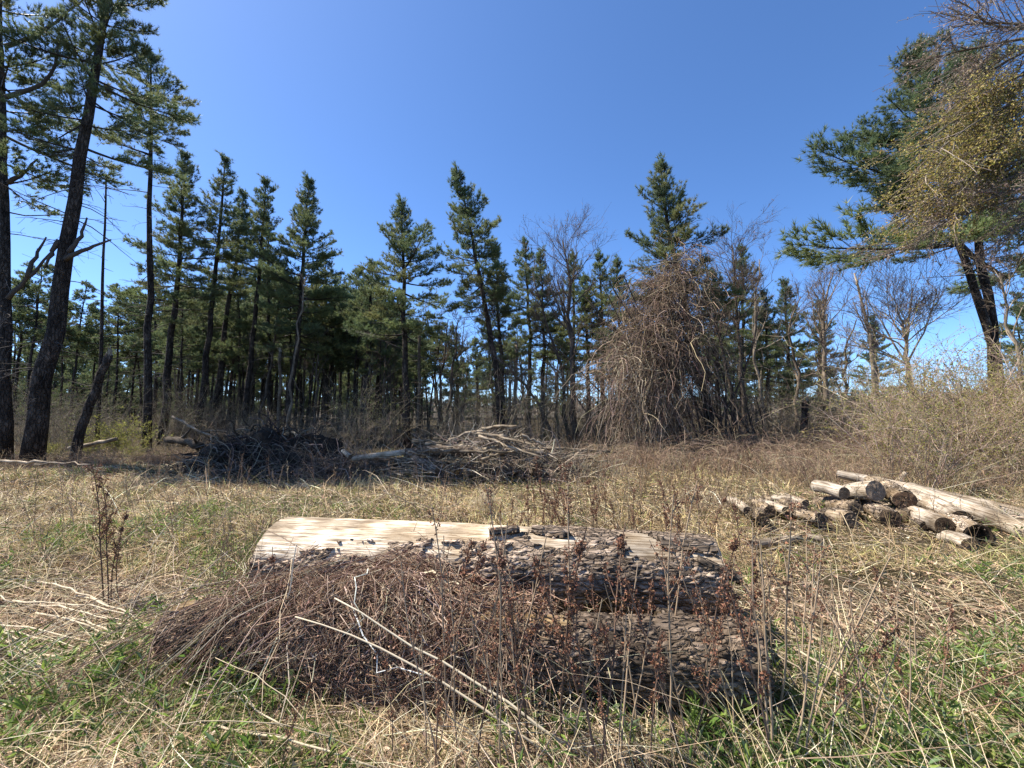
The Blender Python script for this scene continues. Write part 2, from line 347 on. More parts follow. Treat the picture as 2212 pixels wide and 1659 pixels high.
# ------------------------------------------------------------------ pines
NEEDLE = [(0.150, 0.190, 0.082), (0.115, 0.160, 0.088), (0.20, 0.225, 0.090), (0.085, 0.120, 0.062), (0.25, 0.255, 0.105)]
def bough_mesh(L, seed):
    """one pine bough along +X: limb, flat side shoots, upward brushes of needles"""
    rng = np.random.default_rng(seed); b = MB()
    limb = grow(rng, np.zeros((1, 3)), np.array([[1.0, 0, -.05]]), L, 8, .05, (0, 0, .42)); tubes(b, limb, np.linspace(.010 + .013 * L, .004, 8)[None], 4, (0.075, 0.062, 0.05))
    n = int(5 + 15 * L); t = np.sort(rng.uniform(.22 if L > 1 else .08, 1, n)); sgn = np.where(np.arange(n) % 2 == 0, 1.0, -1.0); p, tg = sample(limb, np.zeros(n, int), t); a = np.radians(rng.uniform(35, 62, n))
    d = np.stack([np.cos(a), np.sin(a) * sgn, rng.normal(.10, .14, n)], -1); L1 = np.clip((.14 + .42 * L * (1.08 - t) * np.clip(t * 2.2, .3, 1)) * rng.uniform(.55, 1.25, n), .12, 1.0)
    sh = grow(rng, p, d, L1, 4, .08, (.25, 0, .30)); tubes(b, sh, (.003 + .004 * L1)[:, None] * np.linspace(1, .4, 4)[None], 3, (0.08, 0.065, 0.048))
    m = np.maximum(1, (L1 * 4.5).astype(int)); i = np.repeat(np.arange(n), m); p2, d2 = kids(rng, sh, i, rng.uniform(.3, .95, len(i)), np.radians(rng.uniform(25, 55, len(i))), .6); L2 = rng.uniform(.1, .26, len(i)); s2 = grow(rng, p2, d2, L2, 4, .08, (0, 0, .45))
    tp = []; td = []
    for pa, LL, t0, k in ((sh, L1, .35, 11), (s2, L2, .2, 15), (limb, np.array([L]), .6, 9)):
        c = np.maximum(3, (LL * k).astype(int)); j = np.repeat(np.arange(len(LL)), c); q, e = sample(pa, j, rng.uniform(t0, 1, len(j)) ** .8); tp.append(q); td.append(e)
    tp = np.concatenate(tp); td = np.concatenate(td); k = 8; base = tints(rng, 1, NEEDLE, .10, [0.3, 0.25, 0.2, 0.1, 0.15]); tc = base * np.exp(rng.normal(size=(len(tp), 1)) * .16)
    mix = tints(rng, len(tp), NEEDLE, .12); tc = tc * .55 + mix * .45
    pp = np.repeat(tp, k, 0); dd = norm(np.repeat(td, k, 0) * .8 + rng.normal(size=(len(pp), 3)) * .5 + np.array([0, 0, .35])); mm = len(pp)
    tris_along(b, pp, dd, rng.uniform(.09, .17, mm), rng.uniform(.011, .019, mm), np.repeat(tc, k, 0), rng)
    o = b.build('bough', M['needle']); me = o.data; bpy.data.objects.remove(o); return me
BOUGHS = {}
for L_ in (.4, .8, 1.3, 1.9, 2.7): BOUGHS[L_] = [bough_mesh(L_, 9000 + int(L_ * 100) + k) for k in range(3)]
def put_bough(root, rng, p, az, el, L):
    key = min(BOUGHS, key=lambda k: abs(math.log(k / max(L, .2)))); o = bpy.data.objects.new('bough', BOUGHS[key][rng.integers(0, 3)]); C.objects.link(o); o.parent = root
    x = Vector((math.cos(az) * math.cos(el), math.sin(az) * math.cos(el), math.sin(el))); y = Vector((-math.sin(az), math.cos(az), rng.normal() * .18)); y = (y - x * y.dot(x)).normalized(); z = x.cross(y)
    k = L / key; o.matrix_local = Matrix.Translation(Vector(p)) @ Matrix((x, y, z)).transposed().to_4x4() @ Matrix.Diagonal((k, k * rng.uniform(.85, 1.2), k, 1))
def resample(pts, Kk):
    pts = np.asarray([list(p) for p in pts], float); d = np.concatenate([[0], np.cumsum(np.linalg.norm(np.diff(pts, axis=0), axis=1))])
    t = np.linspace(0, d[-1], Kk)
    out = np.stack([np.interp(t, d, pts[:, i]) for i in range(3)], -1)
    for _ in range(2): out[1:-1] = out[1:-1] * 0.5 + (out[:-2] + out[2:]) * 0.25
    return out
def pine_parts(root, rng, path, r0, zc, R, dens=1.0, tuft=10, nl=0.17, nw=0.022, dead=18, bmax=None, low=0.6, tipup=1.0, side=None, rtop=0.025, vines=0, bark=(1, 1, 1), azim=None, gap=0.25, taper=0.85, sub=1.0, boughs=False, whorl=0.46, droop=0.0):
    """path: trunk polyline in local metres; zc: height where the live crown starts; R: crown half width"""
    Kt = len(path); H = path[-1, 2]
    path = path.copy(); path[1:-1, :2] += rng.normal(size=(Kt - 2, 2)) * 0.035
    s = np.linspace(0, 1, Kt); rad = rtop + (r0 - rtop) * (1 - s) ** taper; rad[0] *= 1.12
    tb = MB(); tubes(tb, path, rad, 9, bark, True); trunk = tb.build('trunk', M['pbark'], root, True)
    # live limbs in whorls
    if boughs:
        z = zc; wb = MB(); ph = rng.uniform(0, 6.28)
        while z < H - .05:
            q = (z - zc) / (H - zc); nb_ = int(rng.integers(3, 6)) if q > .75 else int(rng.integers(4, 7))
            for k in range(nb_):
                if rng.random() < gap * .5 * (1 - q): continue
                az = ph + 6.283 * k / nb_ + rng.normal() * .25
                if azim is not None and rng.random() < azim[1]: az = azim[0] + rng.normal() * .6
                zz = min(z + rng.normal() * .10, H - .03); prof = (1 - q) ** .8 * (low + (1 - low) * min(1, q * 4)) * 1.15 + .03
                L = max(.24, R * prof * (.80 + .28 * math.sin(az * 2 + zz * 1.1 + ph)) * math.exp(rng.normal() * .20))
                p_, _ = sample(path[None], np.zeros(1, int), np.array([np.interp(zz, path[:, 2], np.linspace(0, 1, Kt))]))
                put_bough(root, rng, p_[0], az, math.radians(-14 - droop + 60 * q ** 1.4) + rng.normal() * .10, L)
            ph += 1.1; z += whorl * (1.15 - .5 * q) / dens
        for k in range(2): put_bough(root, rng, path[-1] - np.array([0, 0, .15]), k * 2.6, math.radians(55), .36)
        put_bough(root, rng, path[-1] - np.array([0, 0, .2]), 0, math.radians(86), .5)
    else: wb = live_crown(root, rng, path, Kt, H, zc, R, dens, tuft, nl, nw, low, tipup, azim, gap, sub, r0)
    if dead: dead_twigs(wb, rng, path, Kt, zc, R, dead)
    if wb.n: wb.build('limbs', M['twig'], trunk, True)
    if vines: trunk_vines(root, rng, path, Kt, zc, r0, vines)
    return trunk
def live_crown(root, rng, path, Kt, H, zc, R, dens, tuft, nl, nw, low, tipup, azim, gap, sub, r0):
    zs = []; z = zc
    while z < H - 0.15:
        q = (z - zc) / (H - zc)
        for _ in range(rng.integers(3, 6)): zs.append(z + rng.normal() * 0.08)
        z += (0.62 - 0.28 * q) / dens ** 0.5
    zs = np.clip(np.array(zs), zc * 0.9, H - 0.1); q = np.clip((zs - zc) / max(H - zc, 0.1), 0, 1); n = len(zs)
    prof = (1 - q) ** 0.85 * (low + (1 - low) * np.clip(q * 4, 0, 1)) * 1.2 + 0.07
    az = rng.uniform(0, 2 * math.pi, n)
    if azim is not None:
        k = rng.random(n) < azim[1]; az[k] = azim[0] + rng.normal(size=k.sum()) * 0.7
    lobes = 0.76 + 0.34 * np.sin(az * 2 + zs * 1.1 + rng.uniform(0, 6)) * np.sin(zs * 1.7 + rng.uniform(0, 6))
    L = 1.3 * R * prof * lobes * np.exp(rng.normal(size=n) * 0.22)
    L *= np.where(rng.random(n) < gap * (1 - q), 0.45, 1.0)
    el = np.radians(-10 + 58 * q ** 1.8) + rng.normal(size=n) * 0.12
    f = np.interp(zs, path[:, 2], np.linspace(0, 1, Kt)); p0, tg = sample(path[None], np.zeros(n, int), f)
    d0 = np.stack([np.cos(az) * np.cos(el), np.sin(az) * np.cos(el), np.sin(el)], -1)
    limb = grow(rng, p0, d0, L, 6, 0.09, (0, 0, 0.28 * tipup))
    lr = (0.010 + 0.016 * L)[:, None] * np.linspace(1, 0.25, 6)[None] * (0.6 + 0.4 * min(1, r0 / 0.15))
    wb = MB(); tubes(wb, limb, lr, 4, (0.075, 0.062, 0.052))
    # side shoots in the plane of the limb
    cnt = np.maximum(2, (L * 14 * dens * sub).astype(int)); idx = np.repeat(np.arange(n), cnt); t = rng.uniform(0.28, 1.0, len(idx)) ** 0.8
    p1, d1 = kids(rng, limb, idx, t, np.radians(rng.uniform(30, 70, len(idx))), 0.75)
    L1 = (0.16 + 0.34 * L[idx] * (1.05 - t)) * rng.uniform(0.6, 1.3, len(idx)); L1 = np.clip(L1 * 1.15, 0.16, 1.2)
    sh = grow(rng, p1, d1 + np.array([0, 0, 0.12]), L1, 3, 0.08, (0, 0, 0.3 * tipup))
    tris_along(wb, sh[:, 0], norm(sh[:, 1] - sh[:, 0]), L1 * 0.95, 0.010 + 0.008 * L1, np.tile([[0.07, 0.058, 0.045]], (len(L1), 1)), rng)
    # needle tufts
    per = np.maximum(3, (L1 * 10).astype(int)); ti = np.repeat(np.arange(len(L1)), per); tt = rng.uniform(0.3, 1.0, len(ti)) ** 0.6
    tp, td = sample(sh, ti, tt)
    i2 = np.repeat(np.arange(n), np.maximum(2, (L * 5).astype(int))); lp, ld = sample(limb, i2, rng.uniform(0.55, 1, len(i2)))
    lead_p, lead_d = sample(path[None], np.zeros(10, int), rng.uniform(0.93, 1, 10))
    tp = np.concatenate([tp, lp, lead_p]); td = np.concatenate([td, ld, lead_d]); nt_ = len(tp)
    qa = np.clip((tp[:, 2] - zc) / max(H - zc, .1), 0, 1)
    tc = tints(rng, nt_, NEEDLE, 0.16, [0.3, 0.25, 0.2, 0.15, 0.1])
    k = tuft; pp = np.repeat(tp, k, 0); dd = np.repeat(td, k, 0)
    dd = norm(dd * 0.75 + rng.normal(size=dd.shape) * 0.55 + np.array([0, 0, 0.25])); m = len(pp)
    nb = MB(); tris_along(nb, pp, dd, nl * rng.uniform(0.65, 1.25, m), nw * rng.uniform(0.7, 1.3, m), np.repeat(tc, k, 0) * np.exp(rng.normal(size=(m, 1)) * 0.12), rng)
    nb.build('crown', M['needle'], root)
    return wb
def dead_twigs(wb, rng, path, Kt, zc, R, dead):
    if True:
        zd = rng.uniform(zc * 0.22, zc * 1.02, dead); f = np.interp(zd, path[:, 2], np.linspace(0, 1, Kt)); p0, _ = sample(path[None], np.zeros(dead, int), f)
        a = rng.uniform(0, 6.28, dead); e = rng.uniform(-0.35, 0.35, dead); Ld = rng.uniform(0.25, 1, dead) ** 1.6 * min(2.6, R * 1.2) * (0.3 + 0.7 * zd / zc)
        db = grow(rng, p0, np.stack([np.cos(a) * np.cos(e), np.sin(a) * np.cos(e), np.sin(e)], -1), Ld, 5, 0.10, (0, 0, -0.15))
        tubes(wb, db, (0.004 + 0.009 * Ld)[:, None] * np.linspace(1, 0.3, 5)[None], 4, (0.10, 0.088, 0.078))
        ci = np.repeat(np.arange(dead), 3); p1, d1 = kids(rng, db, ci, rng.uniform(0.4, 1, len(ci)), np.radians(rng.uniform(25, 60, len(ci))))
        tubes(wb, grow(rng, p1, d1, Ld[ci] * rng.uniform(0.15, 0.4, len(ci)), 3, 0.12, (0, 0, -0.2)), np.full((len(ci), 3), 0.004), 3, (0.11, 0.095, 0.085))
def trunk_vines(root, rng, path, Kt, zc, r0, vines):
    if True:
        vb = MB(); z0 = rng.uniform(0, zc * 1.05, vines); a = rng.uniform(0, 6.28, vines); f = np.interp(z0, path[:, 2], np.linspace(0, 1, Kt))
        p0, _ = sample(path[None], np.zeros(vines, int), f); p0 = p0 + np.stack([np.cos(a), np.sin(a), 0 * a], -1) * (r0 * 0.9 + rng.uniform(0, 0.22, vines))[:, None]
        vp = grow(rng, p0, np.stack([rng.normal(size=vines) * 0.4, rng.normal(size=vines) * 0.4, rng.uniform(-1, 1, vines)], -1), rng.uniform(0.5, 2.0, vines), 7, 0.35, (0, 0, 0))
        tubes(vb, vp, np.full((vines, 7), 0.008), 3, tints(rng, vines, [(0.15, 0.11, 0.09), (0.10, 0.075, 0.06)]))
        vb.build('climbing_vine', M['twig'], root)

def hero_pine(label, pts, depth, wpx, ycrown, Rpx, seed, group=None, name='pine_tree', **kw):
    rng = np.random.default_rng(seed); sc = K2 / FPX * depth
    w = [W(x, y, depth) for x, y in pts]
    bx_ = w[0].x; base = Vector((bx_, depth, float(gz(bx_, depth)) - 0.1))
    loc = [Vector((p.x - base.x, 0, max(p.z - base.z, 0))) for p in w]; loc[0] = Vector((0, 0, 0))
    root = empty(name, base); path = resample(loc, 14)
    zc = W(0, ycrown, depth).z - base.z
    for k_ in ('tuft', 'nl', 'nw', 'sub'): kw.pop(k_, None)
    pine_parts(root, rng, path, wpx * sc * 0.5, zc, Rpx * sc, boughs=True, **kw)
    tag(root, label, 'tree', group)
    return root

hero_pine('tall dark pine trunk standing at the left edge of the photo', [(12, 985), (10, 600), (6, 300), (0, 0), (-4, -190)], 13, 24, 400, 190, 1, dead=34, dens=.62, gap=.7)
hero_pine('thick pine trunk leaning to the right, second from the left edge', [(68, 985), (105, 760), (140, 560), (172, 360), (192, 230), (235, 0), (258, -190)], 12.6, 38, 320, 185, 2, dead=70, dens=.72, low=0.6, gap=.5)
hero_pine('slender straight pine with bare trunk and small top, right of the leaning trunk', [(318, 975), (322, 700), (325, 500), (324, 300), (326, 128)], 17, 17, 330, 110, 3, dead=45, dens=.8, gap=.5, tuft=8, nl=0.15, nw=0.022, low=0.8)
stand = 'tall pines along the front of the left stand'
hero_pine('pine with gently leaning trunk and pointed crown, first in the left row', [(352, 935), (372, 700), (393, 520), (400, 342)], 20, 17, 690, 92, 4, stand, dead=22)
hero_pine('narrow topped pine, second in the row right of the slender bare pine', [(428, 940), (455, 680), (475, 520), (486, 350)], 21, 15, 600, 62, 5, stand)
hero_pine('pine with dark slanting trunk between two taller crowns, left stand', [(455, 945), (495, 640), (520, 500), (526, 425)], 23, 15, 640, 52, 6, stand)
hero_pine('pine with small rounded top above twin slanting trunks, left stand', [(525, 945), (555, 640), (572, 500), (574, 398)], 22, 14, 600, 64, 7, stand)
hero_pine('broad full crowned pine, the bushiest at the right end of left row', [(618, 935), (640, 760), (655, 560), (668, 398)], 21.5, 16, 740, 100, 8, stand, dens=1.25, dead=26)
hero_pine('dark twin stemmed pine left of the open grown central pine', [(782, 945), (795, 760), (805, 575)], 23, 17, 750, 70, 11, stand)
hero_pine('open grown pine with straight black trunk and long right branch, photo centre', [(879, 962), (874, 700), (868, 448)], 19, 17, 720, 112, 12, low=0.85, gap=0.4)
hero_pine('tall pine leaning left with vine wrapped trunk, behind the brush pile', [(1084, 930), (1072, 800), (1045, 640), (1015, 500), (988, 382)], 18.5, 17, 660, 98, 13, vines=260, dens=1.1, dead=24)
hero_pine('shorter pine close behind the vine wrapped leaning pine', [(1092, 930), (1080, 760), (1070, 545)], 20, 13, 800, 62, 14, vines=120, low=0.8)
hero_pine('tall pine rising out of the brown vine curtain with irregular crown', [(1545, 960), (1510, 800), (1475, 640), (1445, 520), (1428, 368)], 16.5, 22, 680, 118, 18, dead=10, tuft=8, dens=1.1, low=0.75, gap=0.35)
pr_ = hero_pine('big pine with forked double trunk at the right edge', [(2165, 975), (2146, 720), (2088, 590), (2046, 430), (2014, 250), (1992, 110)], 15, 21, 520, 250, 23, dead=20, azim=(math.pi, 0.55), low=1.0, dens=.9)
rngx = np.random.default_rng(24)
sc_ = K2 / FPX * 15; b_ = pr_.location
pth = resample([Vector((W(x, y, 15).x - b_.x, 0.15, max(0, W(x, y, 15).z - b_.z))) for x, y in [(2168, 975), (2156, 720), (2134, 600), (2112, 450), (2098, 250), (2092, 120)]], 14)
second = pine_parts(pr_, rngx, pth, 24 * sc_ * 0.5, W(0, 430, 15).z - b_.z, 150 * sc_, dead=16, low=0.9, dens=.8, boughs=True)

# background pines: six kinds, copied
protos = []
for k, (H, zc, R) in enumerate([(13.5, 7.3, 2.1), (12, 6.0, 2.0), (14.5, 8.3, 1.8), (11, 6.2, 1.7), (12.5, 7.4, 2.2), (9, 1.8, 1.7)]):
    rng = np.random.default_rng(200 + k); root = empty('pine_tree', (0, 0, 0))
    x = rng.normal(size=2) * 0.5
    path = resample([Vector((0, 0, 0)), Vector((x[0] * 0.4, 0.1, H * 0.5)), Vector((x[0], x[1], H))], 12)
    pine_parts(root, rng, path, 0.12, zc, R, dens=0.95, tuft=9, dead=16, nl=0.18, nw=0.024, sub=1.5)
    tag(root, '', 'tree'); protos.append(root)
used = [False] * 6
def place_pine(k, x2212, depth, sc, rz, label, group, lean=(0, 0)):
    p = W(x2212, 900, depth); loc = (p.x, depth, float(gz(p.x, depth)) - 0.1 - 1.2 * min(1, max(0, (depth - 40) / 60)))
    rot = (lean[0], lean[1], rz)
    if not used[k]:
        o = protos[k]; used[k] = True; o.location = loc; o.rotation_euler = rot; o.scale = (sc,) * 3; o['label'] = label
        if group: o['group'] = group
        return o
    return dup(protos[k], loc, rot, sc, label, group)
SECOND = [('thin pine squeezed beneath the bushiest crown of the left row', 580, 480, 24, 0),
  ('pine with bare lower trunk at the right flank of bushiest crown', 700, 560, 25, 2),
  ('mid height pine with bare trunk right of the vine wrapped pine', 1140, 530, 23, 0),
  ('pine behind the bare hardwood in front of centre sky', 1236, 560, 25, 1),
  ('bushy pine just left of the vine smothered pine', 1300, 560, 24, 1),
  ('pine behind the two bare trees right of the vine curtain', 1600, 545, 24, 1),
  ('green pine between bare trunks in the right stand, taller one', 1700, 615, 26, 5),
  ('green pine between bare trunks in the right stand, shorter one', 1768, 660, 27, 5),
  ('small layered pine standing alone against the sky behind pale trunk', 1890, 692, 33, 5)]
SHAPE = [(700, 60), (700, 62), (740, 75), (760, 72), (770, 75), (800, 84), (850, 72), (850, 62), (880, 55)]
for q_, (lab_, x_, y_, d_, k_) in enumerate(SECOND):
    hero_pine(lab_, [(x_, 930), (x_ + 4, (930 + y_) / 2), (x_ + (3 if q_ % 2 else -5), y_)], d_, 12, SHAPE[q_][0], SHAPE[q_][1], 260 + q_, low=.85, gap=.3, dens=.85)
EXTRA = [('pine with rounded top just right of the vine wrapped pine', 1172, 560, 22, 760, 62), ('narrow pine filling the gap left of the vine curtain', 1268, 610, 24, 800, 58), ('pine showing through the bare twigs left of vine curtain', 1338, 575, 22, 780, 72),
  ('dark pine close behind the right side of vine curtain', 1545, 600, 21, 800, 80), ('low pine between the central pine and the vine wrapped pine', 985, 715, 27, 850, 48), ('slim pine behind the crooked dark tree at centre', 1030, 745, 30, 860, 50), ('broad low pine between right hand bare trunks', 1655, 640, 24, 840, 70)]
for q_, (lab_, x_, y_, d_, yc_, R_) in enumerate(EXTRA):
    hero_pine(lab_, [(x_, 930), (x_ + 3, (930 + y_) / 2), (x_ - 4, y_)], d_, 11, yc_, R_, 280 + q_, low=.9, gap=.3, dens=.85)
rng = np.random.default_rng(5)
LG = ('background pine of the dense stand behind the left edge trunks', 'background pines behind the left edge trunks')
for x, d, yt in [(25, 31, 590), (55, 30, 560), (105, 37, 620), (150, 32, 598), (195, 36, 650), (245, 33, 615), (278, 36, 655), (10, 36, 640), (75, 40, 650), (130, 42, 660), (225, 42, 665), (310, 38, 680), (340, 42, 690)]:
    hgt = EYE + (890 - yt) * K2 / FPX * d; k = int(rng.integers(0, 5)); H = [13.5, 12, 14.5, 11, 12.5][k]
    place_pine(k, x, d, hgt / H, rng.uniform(0, 6.28), *LG, lean=tuple(rng.normal(size=2) * 0.03))
MG = ('background pine of the dense stand left of centre', 'background pines left of centre')
for i in range(92):
    x = 330 + 600 * (i + rng.random()) / 92; d = rng.uniform(22, 44); yt = rng.uniform(560, 700) + max(0, (x - 780) * 0.6)
    hgt = EYE + (890 - yt) * K2 / FPX * d; k = int(rng.integers(0, 5)); H = [13.5, 12, 14.5, 11, 12.5][k]
    place_pine(k, x, d, hgt / H, rng.uniform(0, 6.28), *MG, lean=tuple(rng.normal(size=2) * 0.04))
FG = ('distant pine with low crown filling gaps deep in left stand', 'distant pines deep in the left stand')
for i in range(110):
    x = -20 + 940 * (i + rng.random()) / 110; d = rng.uniform(44, 78); yt = rng.uniform(720, 830); k = int(rng.choice([1, 5, 5, 5])); hgt = EYE + 1 + (890 - yt) * K2 / FPX * d
    place_pine(k, x, d, hgt / [13.5, 12, 14.5, 11, 12.5, 9][k] * 1.0, rng.uniform(0, 6.28), *FG, lean=tuple(rng.normal(size=2) * 0.03))
RG = ('background pine of the open stand behind the brush pile and vines', 'background pines right of centre')
for i in range(34):
    x = 950 + 760 * (i + rng.random()) / 34; d = rng.uniform(27, 55); yt = rng.uniform(660, 780)
    if 985 < x < 1060: yt = rng.uniform(740, 800)
    hgt = EYE + (890 - yt) * K2 / FPX * d; k = int(rng.integers(0, 6)); H = [13.5, 12, 14.5, 11, 12.5, 9][k]
    place_pine(k, x, d, hgt / H, rng.uniform(0, 6.28), *RG, lean=tuple(rng.normal(size=2) * 0.04))
for i, (x, d, yt) in enumerate([(1740, 36, 740), (1810, 44, 800), (1650, 34, 700), (2300, 22, 560), (2215, 26, 640)]):
    hgt = EYE + (890 - yt) * K2 / FPX * d; k = 5 if i < 2 else 1
    place_pine(k, x, d, hgt / [13.5, 12, 14.5, 11, 12.5, 9][k], i, 'small background pine seen between the bare trunks at right', 'background pines at the right')

# ------------------------------------------------------------------ bare hardwoods
def hardwood_parts(root, rng, path, r0, rtop, bark, first=0.35, L1=2.2, n1=16, n2=7, n3=6, ang=(25, 50), up=0.5, twig=(0.17, 0.13, 0.105), leaf=None, lsz=0.05, nleaf=0, wander=0.12, tw=0.0045):
    Kt = len(path); s = np.linspace(0, 1, Kt); rad = rtop + (r0 - rtop) * (1 - s) ** 0.9; rad[0] *= 1.25
    path = path.copy(); path[1:-1, :2] += rng.normal(size=(Kt - 2, 2)) * 0.05
    tb = MB(); tubes(tb, path, rad, 8, bark, True); tb.build('trunk', M['dbark'], root, True)
    wb = MB(); tlen = np.linalg.norm(path[-1] - path[0])
    i0 = np.zeros(n1, int); t = np.sort(rng.uniform(first, 1.0, n1)); p, d = kids(rng, path[None], i0, t, np.radians(rng.uniform(*ang, n1)))
    La = L1 * rng.uniform(0.55, 1.25, n1) * (1.15 - 0.5 * (t - first) / max(1 - first, .01))
    a = grow(rng, p, d, La, 8, wander, (0, 0, up)); ra = np.interp(t, s, rad)[:, None] * 0.55 * np.linspace(1, 0.22, 8)[None]
    tubes(wb, a, ra, 5, np.asarray(bark) * np.array([0.16, 0.135, 0.11]))
    i1 = np.repeat(np.arange(n1), n2); t1 = rng.uniform(0.25, 1, len(i1)); p, d = kids(rng, a, i1, t1, np.radians(rng.uniform(22, 55, len(i1))))
    Lb = La[i1] * rng.uniform(0.25, 0.55, len(i1)); b = grow(rng, p, d, Lb, 5, wander, (0, 0, up * 0.8))
    tubes(wb, b, np.clip(ra[i1, 0] * 0.35, 0.006, 0.05)[:, None] * np.linspace(1, 0.35, 5)[None], 3, tints(rng, len(i1), [np.asarray(bark) * np.array([0.15, 0.125, 0.10])]))
    i2 = np.repeat(np.arange(len(i1)), n3); t2 = rng.uniform(0.2, 1, len(i2)); p, d = kids(rng, b, i2, t2, np.radians(rng.uniform(20, 55, len(i2))))
    Lc = np.clip(Lb[i2] * rng.uniform(0.3, 0.7, len(i2)), 0.12, 1.0); c = grow(rng, p, d, Lc, 3, wander * 1.2, (0, 0, up * 0.4))
    tubes(wb, c, np.full((len(i2), 1), tw) * np.linspace(1.2, 0.5, 3)[None], 3, tints(rng, len(i2), [twig]))
    i3 = np.repeat(np.arange(len(i2)), 2); p, d = kids(rng, c, i3, rng.uniform(0.3, 1, len(i3)), np.radians(rng.uniform(20, 50, len(i3))))
    tris_along(wb, p, d, Lc[i3] * rng.uniform(0.35, 0.7, len(i3)), np.full(len(i3), tw * 1.6), tints(rng, len(i3), [twig]), rng)
    br_ = wb.build('branches', M['twig'], root, True)
    if nleaf:
        j = rng.integers(0, len(c), nleaf); p, d = sample(c, j, rng.uniform(0.2, 1, nleaf))
        p = p + rng.normal(size=p.shape) * 0.03
        lb = MB(); leaves(lb, p, norm(d + rng.normal(size=d.shape) * 0.8), lsz * rng.uniform(0.5, 1.3, nleaf), lsz * rng.uniform(0.3, 0.7, nleaf), tints(rng, nleaf, leaf, 0.25), rng)
        lb.build('buds', M['leaf'], br_)
def hardwood(label, pts, depth, wpx, seed, name='bare_tree', group=None, **kw):
    rng = np.random.default_rng(seed); sc = K2 / FPX * depth; w = [W(x, y, depth) for x, y in pts]
    base = Vector((w[0].x, depth, float(gz(w[0].x, depth)) - 0.1)); root = empty(name, base)
    loc = [Vector((p.x - base.x, 0, max(0, p.z - base.z))) for p in w]; loc[0] = Vector((0, 0, 0))
    hardwood_parts(root, rng, resample(loc, 12), wpx * sc * 0.5, 0.02, **kw)
    tag(root, label, 'tree', group); return root
DK = (0.75, 0.7, 0.66); PL = (2.0, 1.95, 1.85)
BUD = [(0.20, 0.16, 0.07), (0.24, 0.14, 0.09)]
hardwood('bare spreading hardwood with vase shaped top, left of the vine curtain', [(1245, 955), (1232, 780), (1240, 700), (1232, 640), (1215, 520)], 18, 15, 301, bark=DK, first=0.42, L1=2.6, n1=20, n2=8, n3=6, leaf=BUD, nleaf=900, ang=(22, 45))
hardwood('bare hardwood slanting up to the left beside the vase shaped one', [(1232, 960), (1215, 820), (1185, 700), (1150, 590)], 19, 10, 302, bark=DK, first=0.4, L1=1.7, n1=12)
hardwood('bare leaning hardwood crossing the vine curtain from the left', [(1420, 960), (1370, 800), (1320, 700), (1260, 640)], 17.5, 12, 303, bark=DK, first=0.45, L1=1.6, n1=10, n2=6)
hardwood('bare fallen trunk slanting low between vase shaped tree and leaning pine', [(1215, 945), (1150, 850), (1100, 795), (1065, 760)], 17.5, 9, 304, bark=DK, first=0.3, L1=1.2, n1=10)
hardwood('tall bare hardwood with rounded twiggy top right of the vine curtain', [(1608, 930), (1600, 780), (1588, 640), (1582, 530)], 18, 12, 305, bark=DK, first=0.55, L1=1.9, n1=18, n2=8, n3=7, leaf=BUD, nleaf=700, ang=(18, 45))
hardwood('bare hardwood curving left over the vine curtain', [(1590, 930), (1570, 800), (1545, 660), (1522, 560)], 17.6, 11, 306, bark=DK, first=0.5, L1=1.5, n1=12)
hardwood('pale barked bare tree between green pines in the right stand', [(1655, 925), (1638, 800), (1625, 690), (1640, 560)], 19, 8, 307, bark=PL, first=0.45, L1=1.4, n1=12)
hardwood('bare tree with many fine upright twigs above the right stand', [(1790, 930), (1782, 780), (1778, 680), (1800, 590)], 20, 14, 308, bark=(1.7, 1.6, 1.45), first=0.45, L1=2.0, n1=18, n2=8, n3=6, ang=(18, 42))
hardwood('crooked bare tree behind the dark broken stump', [(1718, 930), (1725, 800), (1700, 690), (1730, 640)], 19.5, 9, 309, bark=(1.2, 1.1, 1.0), first=0.35, L1=1.7, n1=14)
hardwood('pale slim dead trunk leaning left in front of small layered pine', [(1898, 938), (1888, 800), (1872, 690), (1845, 590)], 17, 14, 310, bark=(2.5, 2.4, 2.2), first=0.6, L1=1.1, n1=8, n2=5, n3=4, ang=(15, 40))
hardwood('pale fan crowned bare tree with two stems left of the big forked pine', [(1985, 950), (1975, 850), (1955, 760), (1950, 690)], 15, 19, 311, bark=(2.1, 2.0, 1.8), first=0.6, L1=2.5, n1=24, n2=9, n3=7, ang=(20, 58), leaf=BUD, nleaf=600)
hardwood('thin bare tree leaning right beside the fan crowned tree', [(1812, 930), (1825, 820), (1820, 760), (1850, 690)], 18, 8, 312, bark=(1.0, 0.95, 0.9), first=0.3, L1=1.5, n1=12)
hardwood('thin crooked dark tree right of the open grown central pine', [(965, 950), (975, 820), (985, 740), (990, 690)], 21, 9, 313, bark=DK, first=0.4, L1=1.2, n1=12)
hardwood('thin bare tree with forked top left of the vine wrapped pine', [(945, 950), (955, 800), (968, 690)], 22, 8, 314, bark=DK, first=0.45, L1=1.6, n1=12, ang=(15, 40))
hardwood('pale dead tree leaning right in the left stand', [(615, 935), (640, 760), (655, 640), (660, 600)], 20, 7, 315, bark=(1.5, 1.42, 1.3), first=0.5, L1=0.9, n1=7, n2=4, n3=3)
hardwood('bare crooked pale stem at the right edge before the sky', [(2230, 950), (2200, 760), (2172, 690), (2160, 590)], 11, 8, 316, bark=(1.9, 1.8, 1.6), first=0.3, L1=1.6, n1=10)
rng = np.random.default_rng(66); saplings = []
